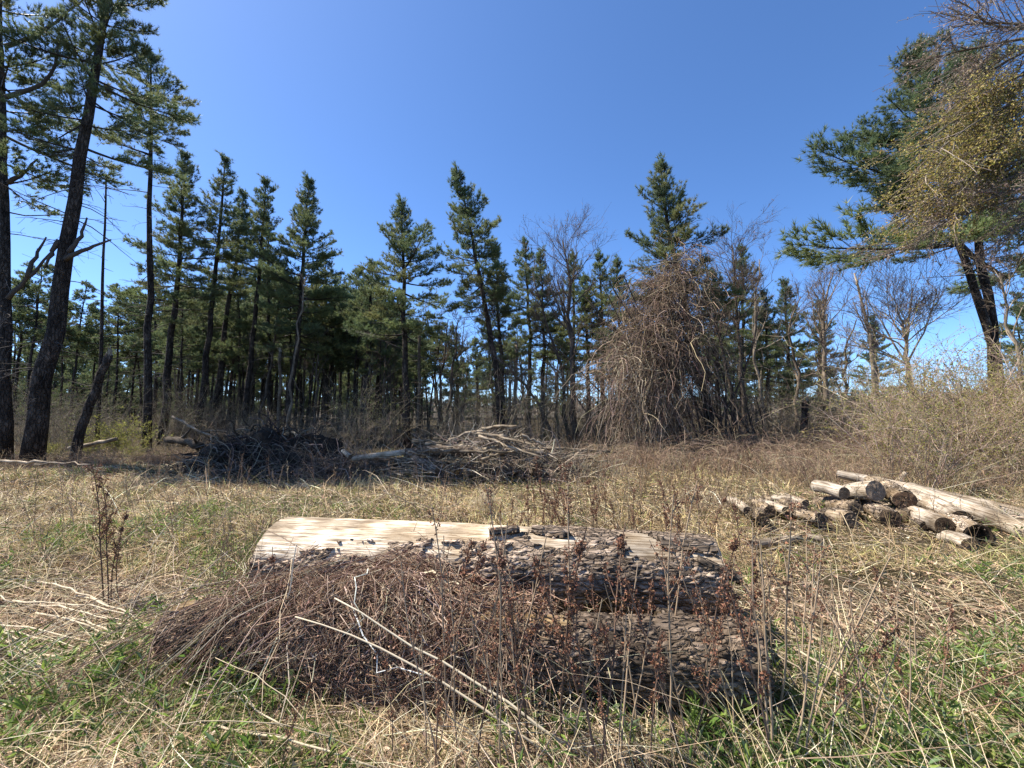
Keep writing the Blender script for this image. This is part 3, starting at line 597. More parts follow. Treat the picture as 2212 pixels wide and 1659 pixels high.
for i in range(42):
    x = rng.uniform(380, 1000) if i < 18 else rng.uniform(1100, 1800)
    d = rng.uniform(20, 30); top = rng.uniform(640, 800)
    side_ = 'left stand' if i < 18 else 'right stand'; lab = 'thin dark bare sapling among the trunks of the ' + side_; grp = 'thin saplings in the ' + side_
    if i < 5: saplings.append(hardwood(lab, [(x, 935), (x + rng.normal() * 12, 850), (x + rng.normal() * 25, top)], d, rng.uniform(5, 9), 400 + i, name='bare_sapling', group=grp, bark=(0.8, 0.75, 0.7), first=0.35, L1=1.3, n1=9, n2=5, n3=4))
    else:
        q = W(x, 935, d); dup(saplings[i % 5], (q.x, d, float(gz(q.x, d)) - .1), (0, 0, rng.uniform(0, 6.28)), rng.uniform(.7, 1.15), lab, grp)

# near budding tree whose crown comes in from the right edge
def budding_tree():
    rng = np.random.default_rng(91); d = 8.5; base = Vector((11.6, d, 0)); root = empty('budding_tree', base)
    path = resample([Vector((0, 0, 0)), Vector((0.1, 0, 3)), Vector((0.0, 0.1, 6)), Vector((0.3, 0, 10.5))], 12)
    tb = MB(); tubes(tb, path, np.linspace(0.22, 0.05, 12), 10, (1, 1, 1)); tb.build('trunk', M['dbark'], root, True)
    wb = MB(); lb = MB()
    ends = [(1960, 470, 8.3, .9), (1935, 540, 8.8, .5), (2020, 330, 8.0, .95), (2010, 300, 8.6, .9), (2060, 250, 8.2, .8), (2110, 180, 8.8, .6), (2010, 130, 9.2, .3), (2060, 60, 8.8, .3), (2100, 20, 8.2, .35),
            (2000, 430, 9.2, 1), (2080, 390, 7.8, 1), (2120, 440, 8.6, .9), (2000, 500, 9.0, .7), (2150, 330, 8.2, 1), (2160, 100, 8.4, .4), (2030, 420, 8.6, 1), (2140, 250, 9.3, 1), (2050, 240, 8.9, .5), (2170, 530, 8.2, .5), (2060, 480, 8.0, .9), (1985, 390, 8.6, .9), (1975, 520, 8.2, .6), (2100, 330, 8.4, 1), (2130, 400, 9.0, 1), (2040, 340, 8.9, 1), (2180, 200, 8.3, .9)]
    A = []; F = []
    for (x, y, dd, f) in ends:
        e = W(x, y, dd) - base; zz = min(9.5, e.z + 0.6 + 0.25 * abs(e.x) + rng.normal() * 0.3); s0 = Vector((0.1, 0, zz))
        mid = s0 * 0.45 + e * 0.55 + Vector((0, rng.normal() * 0.3, 0.35)); A.append(resample([s0, s0 * .75 + mid * .25 + Vector((0, 0, .1)), mid, e * .6 + mid * .4 + Vector((0, 0, .08)), e], 9)); F.append(f)
    for k in range(12):
        az = rng.uniform(-1.9, 1.9); zz = rng.uniform(4.5, 9.5); e = Vector((math.cos(az) * rng.uniform(2, 3.6), math.sin(az) * rng.uniform(2, 3.4), zz + rng.uniform(-1.2, .8))); s0 = Vector((.1, 0, zz)); mid = (s0 + e) / 2 + Vector((0, 0, .4))
        A.append(resample([s0, s0 * .7 + mid * .3, mid, mid * .4 + e * .6, e], 9)); F.append(.6)
    A = np.array(A); F = np.array(F); tubes(wb, A, np.full((len(A), 1), 0.042) * np.linspace(1, 0.2, 9)[None], 5, (0.13, 0.11, 0.09))
    i1 = np.repeat(np.arange(len(A)), 16); t1 = rng.uniform(0.3, 1, len(i1)); p, dr = kids(rng, A, i1, t1, np.radians(rng.uniform(15, 50, len(i1))))
    L = rng.uniform(0.5, 1.3, len(i1)); B = grow(rng, p, dr + np.array([-0.15, 0, 0.05]), L, 6, 0.1, (-0.1, 0, -0.1)); tubes(wb, B, np.full((len(i1), 1), 0.011) * np.linspace(1, 0.4, 6)[None], 4, tints(rng, len(i1), [(0.17, 0.14, 0.11), (0.26, 0.22, 0.17)]))
    i2 = np.repeat(np.arange(len(i1)), 7); p, dr = kids(rng, B, i2, rng.uniform(0.2, 1, len(i2)), np.radians(rng.uniform(15, 50, len(i2))))
    Cc = grow(rng, p, dr, rng.uniform(0.2, 0.55, len(i2)), 3, 0.12, (-0.05, 0, -0.1)); tubes(wb, Cc, np.full((len(i2), 3), 0.0045), 3, tints(rng, len(i2), [(0.22, 0.18, 0.14), (0.16, 0.12, 0.09)]))
    br_ = wb.build('branches', M['twig'], root, True)
    n = 56000; j = rng.integers(0, len(i2), n); f = F[i1[i2[j]]]; keep = rng.random(n) < f ** 1.6; j = j[keep]; n = len(j)
    p, dr = sample(Cc, j, rng.uniform(0, 1, n)); p = p + rng.normal(size=p.shape) * 0.035
    lo = f[keep] < 0.62
    col = tints(rng, n, [(0.40, 0.33, 0.08), (0.33, 0.30, 0.075), (0.44, 0.33, 0.12), (0.26, 0.2, 0.07)], 0.2); col[lo] = tints(rng, lo.sum(), [(0.36, 0.28, 0.22), (0.3, 0.22, 0.16)], 0.15)
    leaves(lb, p, norm(rng.normal(size=p.shape) + np.array([0, 0, -0.5])), rng.uniform(0.025, 0.06, n), rng.uniform(0.018, 0.036, n), col, rng)
    lb.build('catkins', M['leaf'], br_)
    tag(root, 'near tree with ochre spring catkins reaching in from the right edge', 'tree')
budding_tree()

# dead snags
def snag(label, pts, depth, wpx0, wpx1, seed, col=(1, 1, 1), mat='pbark', stubs=8, name='dead_snag'):
    rng = np.random.default_rng(seed); sc = K2 / FPX * depth; w = [W(x, y, depth) for x, y in pts]
    base = Vector((w[0].x, depth, float(gz(w[0].x, depth)) - 0.1)); root = empty(name, base)
    loc = [Vector((p.x - base.x, 0, max(0, p.z - base.z))) for p in w]; loc[0] = Vector((0, 0, 0)); path = resample(loc, 12)
    path[1:-1, :2] += rng.normal(size=(10, 2)) * 0.02
    tb = MB(); tubes(tb, path, np.linspace(wpx0, wpx1, 12) * sc * 0.5, 8, col, True); tb.build('trunk', M[mat], root, True)
    # splintered top and stubs
    sb = MB(); n = 6; top = path[-1]; a = rng.uniform(0, 6.28, n); r = wpx1 * sc * 0.5
    p0 = top + np.stack([np.cos(a), np.sin(a), 0 * a], -1) * r * 0.6 - np.array([0, 0, 0.05]); sp = grow(rng, p0, np.tile([[0, 0, 1.0]], (n, 1)), rng.uniform(0.1, 0.35, n), 3, 0.1)
    tubes(sb, sp, np.full((n, 1), r * 0.4) * np.array([[1, .6, .1]]), 4, (0.28, 0.23, 0.17))
    if stubs:
        f = rng.uniform(0.2, 0.97, stubs); p0, _ = sample(path[None], np.zeros(stubs, int), f); a = rng.uniform(0, 6.28, stubs)
        st = grow(rng, p0, np.stack([np.cos(a), np.sin(a), rng.uniform(-.2, .5, stubs)], -1), rng.uniform(0.15, 0.9, stubs), 4, 0.1)
        tubes(sb, st, np.full((stubs, 1), 0.012) * np.linspace(1.2, .4, 4)[None], 4, (0.11, 0.095, 0.08))
    sb.build('splinters', M['twig'], root)
    tag(root, label, 'snag'); return root
snag('thin bare dead pole between leaning pine and slender pine', [(212, 945), (218, 760), (224, 560), (229, 385)], 15.5, 9, 3, 501, stubs=26)
snag('thick broken trunk leaning right near the yellow green shrub', [(158, 985), (185, 900), (212, 820), (236, 765)], 13.2, 20, 14, 502)
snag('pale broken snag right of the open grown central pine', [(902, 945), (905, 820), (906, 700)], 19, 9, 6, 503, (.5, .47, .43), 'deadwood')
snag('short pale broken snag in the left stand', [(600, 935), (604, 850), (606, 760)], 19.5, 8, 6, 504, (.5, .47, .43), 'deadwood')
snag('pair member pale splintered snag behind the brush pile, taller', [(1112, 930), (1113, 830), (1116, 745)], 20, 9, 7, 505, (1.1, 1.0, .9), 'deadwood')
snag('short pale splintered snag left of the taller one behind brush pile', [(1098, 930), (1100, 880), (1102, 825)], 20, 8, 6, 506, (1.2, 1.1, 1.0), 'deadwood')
snag('dark broken stump trunk in the right stand', [(1733, 960), (1737, 910), (1740, 866)], 16.5, 15, 13, 507)

# big dead limbs on the two left edge trunks
def limb(label, pts, depth, r0, r1, parent_name, seed, forks=4):
    rng = np.random.default_rng(seed); w = resample([W(x, y, d) for x, y, d in pts], 9)
    return w
def add_dead_limbs():
    roots = [o for o in C.objects if o.get('label', '').startswith('tall dark pine trunk') or o.get('label', '').startswith('thick pine trunk')]
    r1 = [o for o in roots if o['label'].startswith('tall')][0]; r2 = [o for o in roots if o['label'].startswith('thick')][0]
    for root, dep, lines in ((r1, 13, [[(18, 395), (45, 380), (62, 362), (82, 343)], [(18, 645), (60, 600), (95, 565), (112, 538), (122, 535)], [(60, 600), (72, 560), (100, 512)], [(12, 100), (60, 90), (110, 55), (180, 0)], [(12, 210), (80, 195), (120, 160), (128, 60)]]),
                             (r2, 12.6, [[(150, 545), (170, 520), (188, 470)], [(142, 560), (190, 535), (240, 518)], [(128, 520), (112, 545), (95, 580)]])):
        for ln in lines:
            b = MB()
            p = resample([W(x, y, dep - 0.15) - Vector(root.location) for x, y in ln], 9)
            p[1:-1] += np.random.default_rng(len(ln)).normal(size=(7, 3)) * 0.015
            tubes(b, p, np.linspace(0.075, 0.02, 9), 6, (0.085, 0.073, 0.063), True)
            b.build('dead_limb', M['twig'], root, True)
add_dead_limbs()

# ------------------------------------------------------------------ shrubs and thickets
def shrub_proto(name, seed, H, spread, nst, n2, n3, col, leafc=None, nleaf=0, lsz=0.04, wander=0.12, droop=0.0, r=0.008):
    rng = np.random.default_rng(seed); root = empty(name, (0, 0, 0)); wb = MB()
    a = rng.uniform(0, 6.28, nst); e = rng.uniform(0.05, spread, nst)
    p0 = np.stack([np.cos(a), np.sin(a), 0 * a], -1) * rng.uniform(0, 0.35, nst)[:, None]
    d0 = np.stack([np.cos(a) * np.sin(e), np.sin(a) * np.sin(e), np.cos(e)], -1)
    L = H * rng.uniform(0.6, 1.15, nst); A = grow(rng, p0, d0, L, 8, wander, (0, 0, -droop))
    tubes(wb, A, np.full((nst, 1), r) * np.linspace(1.2, 0.35, 8)[None], 4, tints(rng, nst, col))
    i1 = np.repeat(np.arange(nst), n2); p, d = kids(rng, A, i1, rng.uniform(0.2, 1, len(i1)), np.radians(rng.uniform(20, 60, len(i1))))
    Lb = L[i1] * rng.uniform(0.15, 0.4, len(i1)); B = grow(rng, p, d, Lb, 5, wander, (0, 0, -droop)); tubes(wb, B, np.full((len(i1), 1), r * 0.5) * np.linspace(1.1, 0.4, 5)[None], 3, tints(rng, len(i1), col))
    i2 = np.repeat(np.arange(len(i1)), n3); p, d = kids(rng, B, i2, rng.uniform(0.15, 1, len(i2)), np.radians(rng.uniform(20, 65, len(i2))))
    Cc = grow(rng, p, d, Lb[i2] * rng.uniform(0.3, 0.7, len(i2)), 4, wander, (0, 0, -droop)); tubes(wb, Cc, np.full((len(i2), 1), r * 0.32) * np.linspace(1, 0.5, 4)[None], 3, tints(rng, len(i2), col))
    st_ = wb.build('stems', M['twig'], root)
    if nleaf:
        lb = MB(); j = rng.integers(0, len(i2), nleaf); p, d = sample(Cc, j, rng.uniform(0.1, 1, nleaf))
        leaves(lb, p, norm(d + rng.normal(size=d.shape) * 0.7), lsz * rng.uniform(0.6, 1.3, nleaf), lsz * rng.uniform(0.35, 0.7, nleaf), tints(rng, nleaf, leafc, 0.2), rng); lb.build('foliage', M['leaf'], st_)
    return root
BRN = [(0.215, 0.175, 0.125), (0.14, 0.112, 0.082), (0.30, 0.25, 0.18)]
GRY = [(0.36, 0.265, 0.19), (0.25, 0.18, 0.13), (0.46, 0.36, 0.265)]
YG = [(0.34, 0.34, 0.06), (0.26, 0.29, 0.06), (0.40, 0.36, 0.12)]
sp = [shrub_proto('bare_shrub', 600, 2.6, 0.55, 14, 6, 4, BRN), shrub_proto('bare_shrub', 601, 2.0, 0.9, 16, 6, 4, BRN, droop=0.5), shrub_proto('bare_shrub', 602, 3.4, 0.4, 12, 6, 4, BRN, [(0.16, 0.19, 0.05)], 260, 0.05)]
rng = np.random.default_rng(61); first = [True] * 3
def scatter(protos_, first_, spots, rng):
    for (k, x, d, sc, label, cat, group) in spots:
        p = W(x, 900, d); loc = (p.x, d, float(gz(p.x, d)) - 0.03); rz = rng.uniform(0, 6.28)
        if first_[k]:
            o = protos_[k]; first_[k] = False; o.location = loc; o.rotation_euler = (0, 0, rz); o.scale = (sc,) * 3; tag(o, label, cat, group)
        else:
            o = dup(protos_[k], loc, (0, 0, rz), sc, label, group); o['category'] = cat
spots = []
for i in range(26): spots.append((int(rng.integers(0, 3)), rng.uniform(0, 420), rng.uniform(14.5, 24), rng.uniform(0.5, 0.95), 'bare brown shrub in the undergrowth around the left edge trunks', 'shrub', 'bare shrubs under the left edge trunks'))
for i in range(46): spots.append((int(rng.integers(0, 3)), rng.uniform(400, 960), rng.uniform(16.5, 27), rng.uniform(0.45, .95), 'bare brown shrub in the undergrowth behind the dark root pile', 'shrub', 'bare shrubs behind the root pile'))
for i in range(44): spots.append((int(rng.integers(0, 3)), rng.uniform(960, 1460), rng.uniform(15.5, 27), rng.uniform(0.6, 1.15), 'bare brown shrub in the undergrowth behind the brush pile', 'shrub', 'bare shrubs behind the brush pile'))
for i in range(44): spots.append((int(rng.integers(0, 3)), rng.uniform(1460, 1950), rng.uniform(15.5, 26), rng.uniform(0.6, 1.1), 'bare brown shrub in the undergrowth right of the vine curtain', 'shrub', 'bare shrubs right of the vine curtain'))
scatter(sp, first, spots, rng)
sg = [shrub_proto('budding_shrub', 610, 2.7, 0.75, 18, 8, 5, GRY, YG, 2600, 0.042, r=0.011), shrub_proto('budding_shrub', 611, 2.3, 1.0, 20, 8, 5, GRY, [(0.40, 0.33, 0.12), (0.32, 0.31, 0.08)], 2200, 0.042, droop=0.4, r=0.011), shrub_proto('budding_shrub', 612, 3.2, 0.5, 14, 8, 5, GRY, YG, 1900, 0.042, r=0.011)]
spots = []; rng = np.random.default_rng(62)
for i in range(25):
    d = rng.uniform(8.4, 13.5); lo = 1900 + (d - 8) * 4
    spots.append((int(rng.integers(0, 3)), rng.uniform(lo, 2330), d, rng.uniform(0.75, 1.45) * (1.0 if d > 9.5 else 0.65), 'tan shrub with small yellow green leaves in the thicket at right edge', 'shrub', 'budding shrubs at the right edge'))
scatter(sg, [True] * 3, spots, rng)
fy = shrub_proto('leafing_shrub', 620, 1.75, 0.8, 26, 8, 5, [(0.2, 0.17, 0.08)], [(0.36, 0.36, 0.07), (0.28, 0.30, 0.06), (0.42, 0.38, 0.12)], 4200, 0.05)
p = W(258, 900, 15.5); fy.location = (p.x, 15.5, 0); fy.scale = (.82,) * 3; tag(fy, 'bright yellow green leafing shrub among the left trunks', 'shrub')
spots = []
for x, d, s in [(190, 15, 0.45), (300, 14.6, 0.3), (110, 14.4, 0.38)]:
    q = W(x, 900, d); o = dup(fy, (q.x, d, 0), (0, 0, x), s, 'low yellow green leafing shrub at the feet of the left trunks', 'low leafing shrubs at left')
    
def thicket(name, label, seed, n, x0, x1, d0, d1, Hr, cols):
    rng = np.random.default_rng(seed); d = rng.uniform(d0, d1, n); x = (rng.uniform(x0, x1, n) * K2 - 512) / FPX * d; keep = fbm(x * .5, d * .5, seed) > .40; x = x[keep]; d = d[keep]; n = len(x); b = MB()
    H = rng.uniform(*Hr, n); A = grow(rng, np.stack([x, d, gz(x, d)], -1), np.stack([rng.normal(size=n) * .3, rng.normal(size=n) * .3, np.ones(n)], -1), H, 5, .14, (0, 0, -.1)); c = tints(rng, n, cols, .25)
    tubes(b, A, np.full((n, 1), .009) * np.linspace(1.2, .4, 5)[None], 3, c)
    i = np.repeat(np.arange(n), 9); p, q = kids(rng, A, i, rng.uniform(.15, 1, len(i)), np.radians(rng.uniform(20, 70, len(i)))); tris_along(b, p, q, H[i] * rng.uniform(.12, .4, len(i)), np.full(len(i), .011), c[i], rng)
    tag(b.build(name, M['twig']), label, 'undergrowth', kind='stuff')
thicket('undergrowth', 'dense grey brown twiggy undergrowth below the left stand', 640, 1300, -40, 980, 16, 30, (.4, 1.7), BRN)
thicket('undergrowth', 'dense brown twiggy undergrowth below the right stand', 641, 1100, 960, 1960, 16, 30, (.4, 1.6), BRN)
# bramble mounds (arching canes)
def bramble(seed, n, L, col):
    rng = np.random.default_rng(seed); root = empty('bramble_mound', (0, 0, 0)); b = MB(); a = rng.uniform(0, 6.28, n); e = rng.uniform(0.1, 0.95, n)
    p0 = np.stack([np.cos(a) * rng.uniform(0, 0.9, n), np.sin(a) * rng.uniform(0, 0.9, n), 0 * a], -1); d0 = np.stack([np.cos(a) * np.sin(e), np.sin(a) * np.sin(e), np.cos(e)], -1)
    A = grow(rng, p0, d0, L * rng.uniform(0.5, 1.1, n), 10, 0.12, (0, 0, -2.2)); A[:, :, 2] = np.maximum(A[:, :, 2], 0.03)
    tubes(b, A, np.full((n, 1), 0.006) * np.linspace(1.2, 0.5, 10)[None], 3, tints(rng, n, col, 0.25))
    i1 = np.repeat(np.arange(n), 3); p, d = kids(rng, A, i1, rng.uniform(0.3, 1, len(i1)), np.radians(rng.uniform(20, 60, len(i1))))
    tubes(b, grow(rng, p, d, rng.uniform(0.2, 0.5, len(i1)), 4, 0.15, (0, 0, -0.6)), np.full((len(i1), 4), 0.003), 3, tints(rng, len(i1), col, 0.25))
    b.build('canes', M['twig'], root); return root
RED = [(0.27, 0.19, 0.13), (0.18, 0.125, 0.09), (0.36, 0.27, 0.19)]
bp = [bramble(630, 260, 2.0, RED), bramble(631, 220, 1.6, [(0.33, 0.25, 0.16), (0.25, 0.18, 0.12)])]
spots = []; rng = np.random.default_rng(63)
for i in range(22): spots.append((0, rng.uniform(1480, 1920), rng.uniform(12.2, 15.5), rng.uniform(0.6, 0.95), 'mound of arching reddish brown bramble canes below the right stand', 'bramble', 'bramble mounds below the right stand'))
for i in range(20): spots.append((int(rng.integers(0, 2)), rng.uniform(1700, 2150), rng.uniform(9.2, 12.5), rng.uniform(0.45, 0.7), 'low tan bramble mound before the thicket at right edge', 'bramble', 'bramble mounds before the right thicket'))
for i in range(18): spots.append((0, rng.uniform(0, 430), rng.uniform(12.2, 15), rng.uniform(0.3, 0.5), 'low brown bramble mound around the left trunks', 'bramble', 'bramble mounds at the left trunks'))
for i in range(12): spots.append((0, rng.uniform(1150, 1480), rng.uniform(11.5, 14.5), rng.uniform(0.4, 0.65), 'brown bramble mound between brush pile and vine curtain', 'bramble', 'bramble mounds by the brush pile'))
scatter(bp, [True] * 2, spots, rng)

# ------------------------------------------------------------------ the vine curtain
def vine_curtain():
    rng = np.random.default_rng(700); base = W(1470, 940, 15.6); base = Vector((base.x, 15.6, 0)); root = empty('vine_curtain', base)
    sc = K2 / FPX * 15.6; b = MB()
    # ridge of the draped mass: x in 2212 px, top height y px
    rx = np.array([1255, 1300, 1340, 1370, 1400, 1430, 1470, 1500, 1520, 1550, 1590, 1640, 1690]); ry = np.array([760, 745, 715, 690, 640, 592, 545, 570, 635, 715, 800, 870, 925])
    def zt(x2): return 1.6 + (890 - np.interp(x2, rx, ry)) * sc
    n = 5200; x2 = np.clip(np.where(rng.random(n) < .75, rng.normal(1432, 48, n), rng.normal(1500, 95, n)), 1285, 1700); top = zt(x2); z0 = top * rng.uniform(0.06, 1.0, n) ** 0.75
    keep = fbm(x2 / 34, z0 * .75, 705, 3) + .10 * (z0 / top) > .47; keep &= ~((x2 > 1470) & (x2 < 1590) & (z0 < 2.6) & (rng.random(n) < .9)); x2 = x2[keep]; z0 = z0[keep]; top = top[keep]; n = len(x2)
    p0 = np.stack([(x2 - 1470) * sc, rng.normal(0, 0.8, n), z0], -1)
    L = np.minimum(rng.uniform(0.4, 3.2, n), z0 * 1.2 + .2)
    d0 = np.stack([rng.normal(-0.1, 0.8, n), rng.normal(-0.1, 0.6, n), rng.normal(0.35, 0.7, n)], -1)
    A = grow(rng, p0, d0, L, 9, 0.34, (0.05, 0, -2.5)); A[:, :, 2] = np.maximum(A[:, :, 2], 0.04)
    tubes(b, A, (rng.uniform(0.005, 0.013, n))[:, None] * np.linspace(1.1, 0.55, 9)[None], 3, tints(rng, n, [(0.17, 0.122, 0.09), (0.11, 0.08, 0.062), (0.26, 0.195, 0.14), (0.36, 0.28, 0.185)], 0.2, [0.4, 0.3, 0.2, 0.1]))
    n2 = 620; xa = rng.normal(1385, 40, n2); za = rng.uniform(.7, 3.6, n2); q0 = np.stack([(xa - 1470) * sc, rng.normal(-.8, .35, n2), za], -1)
    A2 = grow(rng, q0, np.stack([rng.normal(-.1, .5, n2), rng.normal(-.2, .3, n2), rng.normal(.2, .5, n2)], -1), np.minimum(za * 1.1, rng.uniform(.6, 2.2, n2)), 8, .24, (-.15, -.1, -3)); A2[:, :, 2] = np.maximum(A2[:, :, 2], .03)
    tubes(b, A2, rng.uniform(.004, .009, n2)[:, None] * np.ones((1, 8)), 3, tints(rng, n2, [(0.34, 0.265, 0.19), (0.26, 0.195, 0.14), (0.42, 0.34, 0.25)], .2))
    # tangle of short curly shoots
    i1 = rng.integers(0, n, 6500); p, d = kids(rng, A, i1, rng.uniform(0, 1, 6500), np.radians(rng.uniform(20, 100, 6500)))
    tubes(b, grow(rng, p, d, rng.uniform(0.15, 0.6, 6500), 3, 0.45, (0, 0, -0.5)), np.full((6500, 3), 0.0045), 3, tints(rng, 6500, [(0.17, 0.125, 0.095), (0.25, 0.19, 0.14)], 0.25))
    b.build('hanging_stems', M['twig'], root)
    lb = MB(); j = rng.integers(0, n, 1800); j = j[z0[j] > 3.2]; p, d = sample(A, j, rng.uniform(0, 0.6, len(j)))
    leaves(lb, p, norm(rng.normal(size=p.shape)), rng.uniform(0.03, 0.07, len(j)), rng.uniform(0.02, 0.04, len(j)), tints(rng, len(j), [(0.28, 0.24, 0.06), (0.22, 0.22, 0.06)]), rng); lb.build('young_leaves', M['leaf'], root)
    # thick old vine stems climbing
    tb = MB(); n = 26; x2 = rng.uniform(1300, 1640, n); p0 = np.stack([(x2 - 1470) * sc, rng.normal(0, 0.3, n), 0 * x2], -1); d0 = np.stack([rng.normal(-0.2, 0.15, n), 0 * x2, np.ones(n)], -1)
    tubes(tb, grow(rng, p0, d0, zt(x2) * 0.95, 12, 0.07, (-0.2, 0, 0.2)), rng.uniform(0.03, 0.06, n)[:, None] * np.linspace(1, 0.4, 12)[None], 5, (0.075, 0.06, 0.05)); tb.build('old_stems', M['twig'], root)
    tag(root, 'huge curtain of tangled brown leafless vines hanging over the pine', 'vine')
vine_curtain()

# ------------------------------------------------------------------ logs
def log(label, A, B, r0, r1, seed, bare=None, res=(120, 56), amp=0.02, thick=0.02, bark_col=(1, 1, 1), wood_col=(1, 1, 1), cut_col=(1, 1, 1), name='log', group=None, hollow=False, sag=0.0, bscale=1.0, cat='log', fis=9.0):
    """bark shell over a bare wood core, each end a cut face. bare(s, th)->True where the bark has gone; th=0 up, + towards camera side"""
    A = Vector(A); B = Vector(B); ax = B - A; Ln = ax.length; ax.normalize()
    upv = Vector((0, 0, 1)); sd = ax.cross(upv).normalized(); up2 = sd.cross(ax).normalized()      # local X axis, Y side (towards camera when A is left), Z up
    root = empty(name, A); root.rotation_euler = Matrix((ax, -sd, up2)).transposed().to_euler()
    nl, na = res; rng = np.random.default_rng(seed)
    s = np.linspace(0, 1, nl); th = np.linspace(0, 2 * math.pi, na, endpoint=False)
    S, T = np.meshgrid(s, th, indexing='ij'); R = r0 + (r1 - r0) * S
    R = R * (1 + 0.06 * (fbm(S * Ln * 1.3 + seed, np.cos(T) * 0.8 + 5, seed) - 0.5) + 0.05 * np.sin(T * 2 + seed) + 0.03 * np.sin(T * 3 + seed * 2 + S * 2))
    cy = sag * np.sin(S * math.pi)
    def pos(r): return np.stack([S * Ln, -np.sin(T) * r, np.cos(T) * r + cy], -1)
    i = (np.arange(nl - 1)[:, None] * na + np.arange(na)[None]); j = (np.arange(nl - 1)[:, None] * na + (np.arange(na)[None] + 1) % na)
    Q = np.stack([i, j, j + na, i + na], -1).reshape(-1, 4)[:, ::-1]
    grain = fbm(S * Ln * 1.2, T * 9 / 1.0 + 3, seed + 3, 3) - 0.5
    core = R - thick + 0.014 * grain * (r0 / 0.3) - 0.006 * (r0 / 0.3) * np.clip(0.06 - np.abs(fbm(S * Ln * 0.8 + 3 * fbm(S * 3, T, 5), T * 4 + 1.5 * fbm(S * Ln * .8, T, 9), seed + 31, 3) - 0.5), 0, 1) * 16
    fl, fa = (2 if nl % 2 == 1 else 1), 2; cs = pos(core)[::fl, ::fa]; n_l, n_a = cs.shape[:2]
    ci = (np.arange(n_l - 1)[:, None] * n_a + np.arange(n_a)[None]); cj = (np.arange(n_l - 1)[:, None] * n_a + (np.arange(n_a)[None] + 1) % n_a)
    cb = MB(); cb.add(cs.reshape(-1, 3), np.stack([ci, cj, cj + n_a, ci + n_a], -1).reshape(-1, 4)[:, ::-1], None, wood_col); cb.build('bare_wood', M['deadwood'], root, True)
    if bark_col is not None:
        # fissured bark: ridged noise stretched along the trunk, wrapped round it
        ang = T / (2 * math.pi); circ = 2 * math.pi * r0; w_ = np.clip((ang - 0.92) / 0.08, 0, 1)
        def wrapn(f, ka, kb, sd_):
            wx = S * Ln * ka + 0.6 * vnoise(S * Ln * ka * .7, ang * circ * kb * .7, sd_ + 3)
            return f(wx, ang * circ * kb, sd_) * (1 - w_) + f(wx, (ang - 1) * circ * kb, sd_) * w_
        c1 = np.clip(wrapn(cells, fis * .62, fis * 2.5, seed) * 6.5, 0, 1); rn = lambda a, b, c: np.abs(vnoise(a, b, c) - .5) * 2
        f1 = np.clip(wrapn(rn, fis * 1.0, fis * 4.2, seed + 9) * 3.0, 0, 1); f2 = np.clip(wrapn(rn, fis * 2.6, fis * 7, seed + 13) * 2.4, 0, 1)
        ridge = c1 * (.35 + .65 * f1) * (.6 + .4 * f2) * (.45 + .85 * wrapn(vnoise, fis * .8, fis * 2.6, seed + 4)) + .16 * wrapn(vnoise, fis * 6, fis * 10, seed + 5)
        Rb = R - amp + 1.5 * amp * ridge
        ok = np.ones_like(S, bool)
        if bare is not None:
            Tn = (T + math.pi) % (2 * math.pi) - math.pi; jit = 0.6 * (fbm(S * Ln * 3, T * 2.2, seed + 20, 3) - 0.5) + 0.9 * (fbm(S * Ln * 14, T * 12, seed + 23, 3) - 0.5)
            ok = ~bare(S, np.degrees(Tn), jit)
        nb = ok & np.roll(ok, 1, 1) & np.roll(ok, -1, 1); nb[1:] &= ok[:-1]; nb[:-1] &= ok[1:]
        Rb = np.where(nb, Rb, core - 0.004)
        fk = (ok.reshape(-1)[Q]).all(1)
        bb = MB(); bc = np.asarray(bark_col)[None, None] * (0.55 + 0.6 * np.clip(ridge, 0, 1))[..., None]
        bb.add(pos(Rb).reshape(-1, 3), Q[fk], None, np.repeat(np.repeat(np.asarray(bark_col, float)[None, None], nl, 0), na, 1).reshape(-1, 3)); bb.build('bark', M['lbark'], root, True)
    # cut ends
    for e, (ss, sg_) in enumerate(((0, -1), (nl - 1, 1))):
        eb = MB(); rr = np.linspace(0, 1, 6); k = core[ss] * 0.995
        if hollow and e == hollow - 1: prof = np.where(rr < 0.75, -0.18, 0.0)
        else: prof = 0.004 * rng.normal(size=6)
        v = np.stack([np.broadcast_to((ss / (nl - 1) * Ln + sg_ * (0.004 + prof))[:, None], (6, na)), -np.sin(th)[None] * k[None] * rr[:, None], np.cos(th)[None] * k[None] * rr[:, None]], -1)
        v[1:5, :, 0] += rng.normal(size=(4, na)) * 0.006
        i = (np.arange(5)[:, None] * na + np.arange(na)[None]); j = (np.arange(5)[:, None] * na + (np.arange(na)[None] + 1) % na)
        q = np.stack([i, j, j + na, i + na], -1).reshape(-1, 4); q = q if sg_ > 0 else q[:, ::-1]
        eb.add(v.reshape(-1, 3), q, None, cut_col); eb.build('cut_end', M['cut'], root)
    tag(root, label, cat, group)
    return root

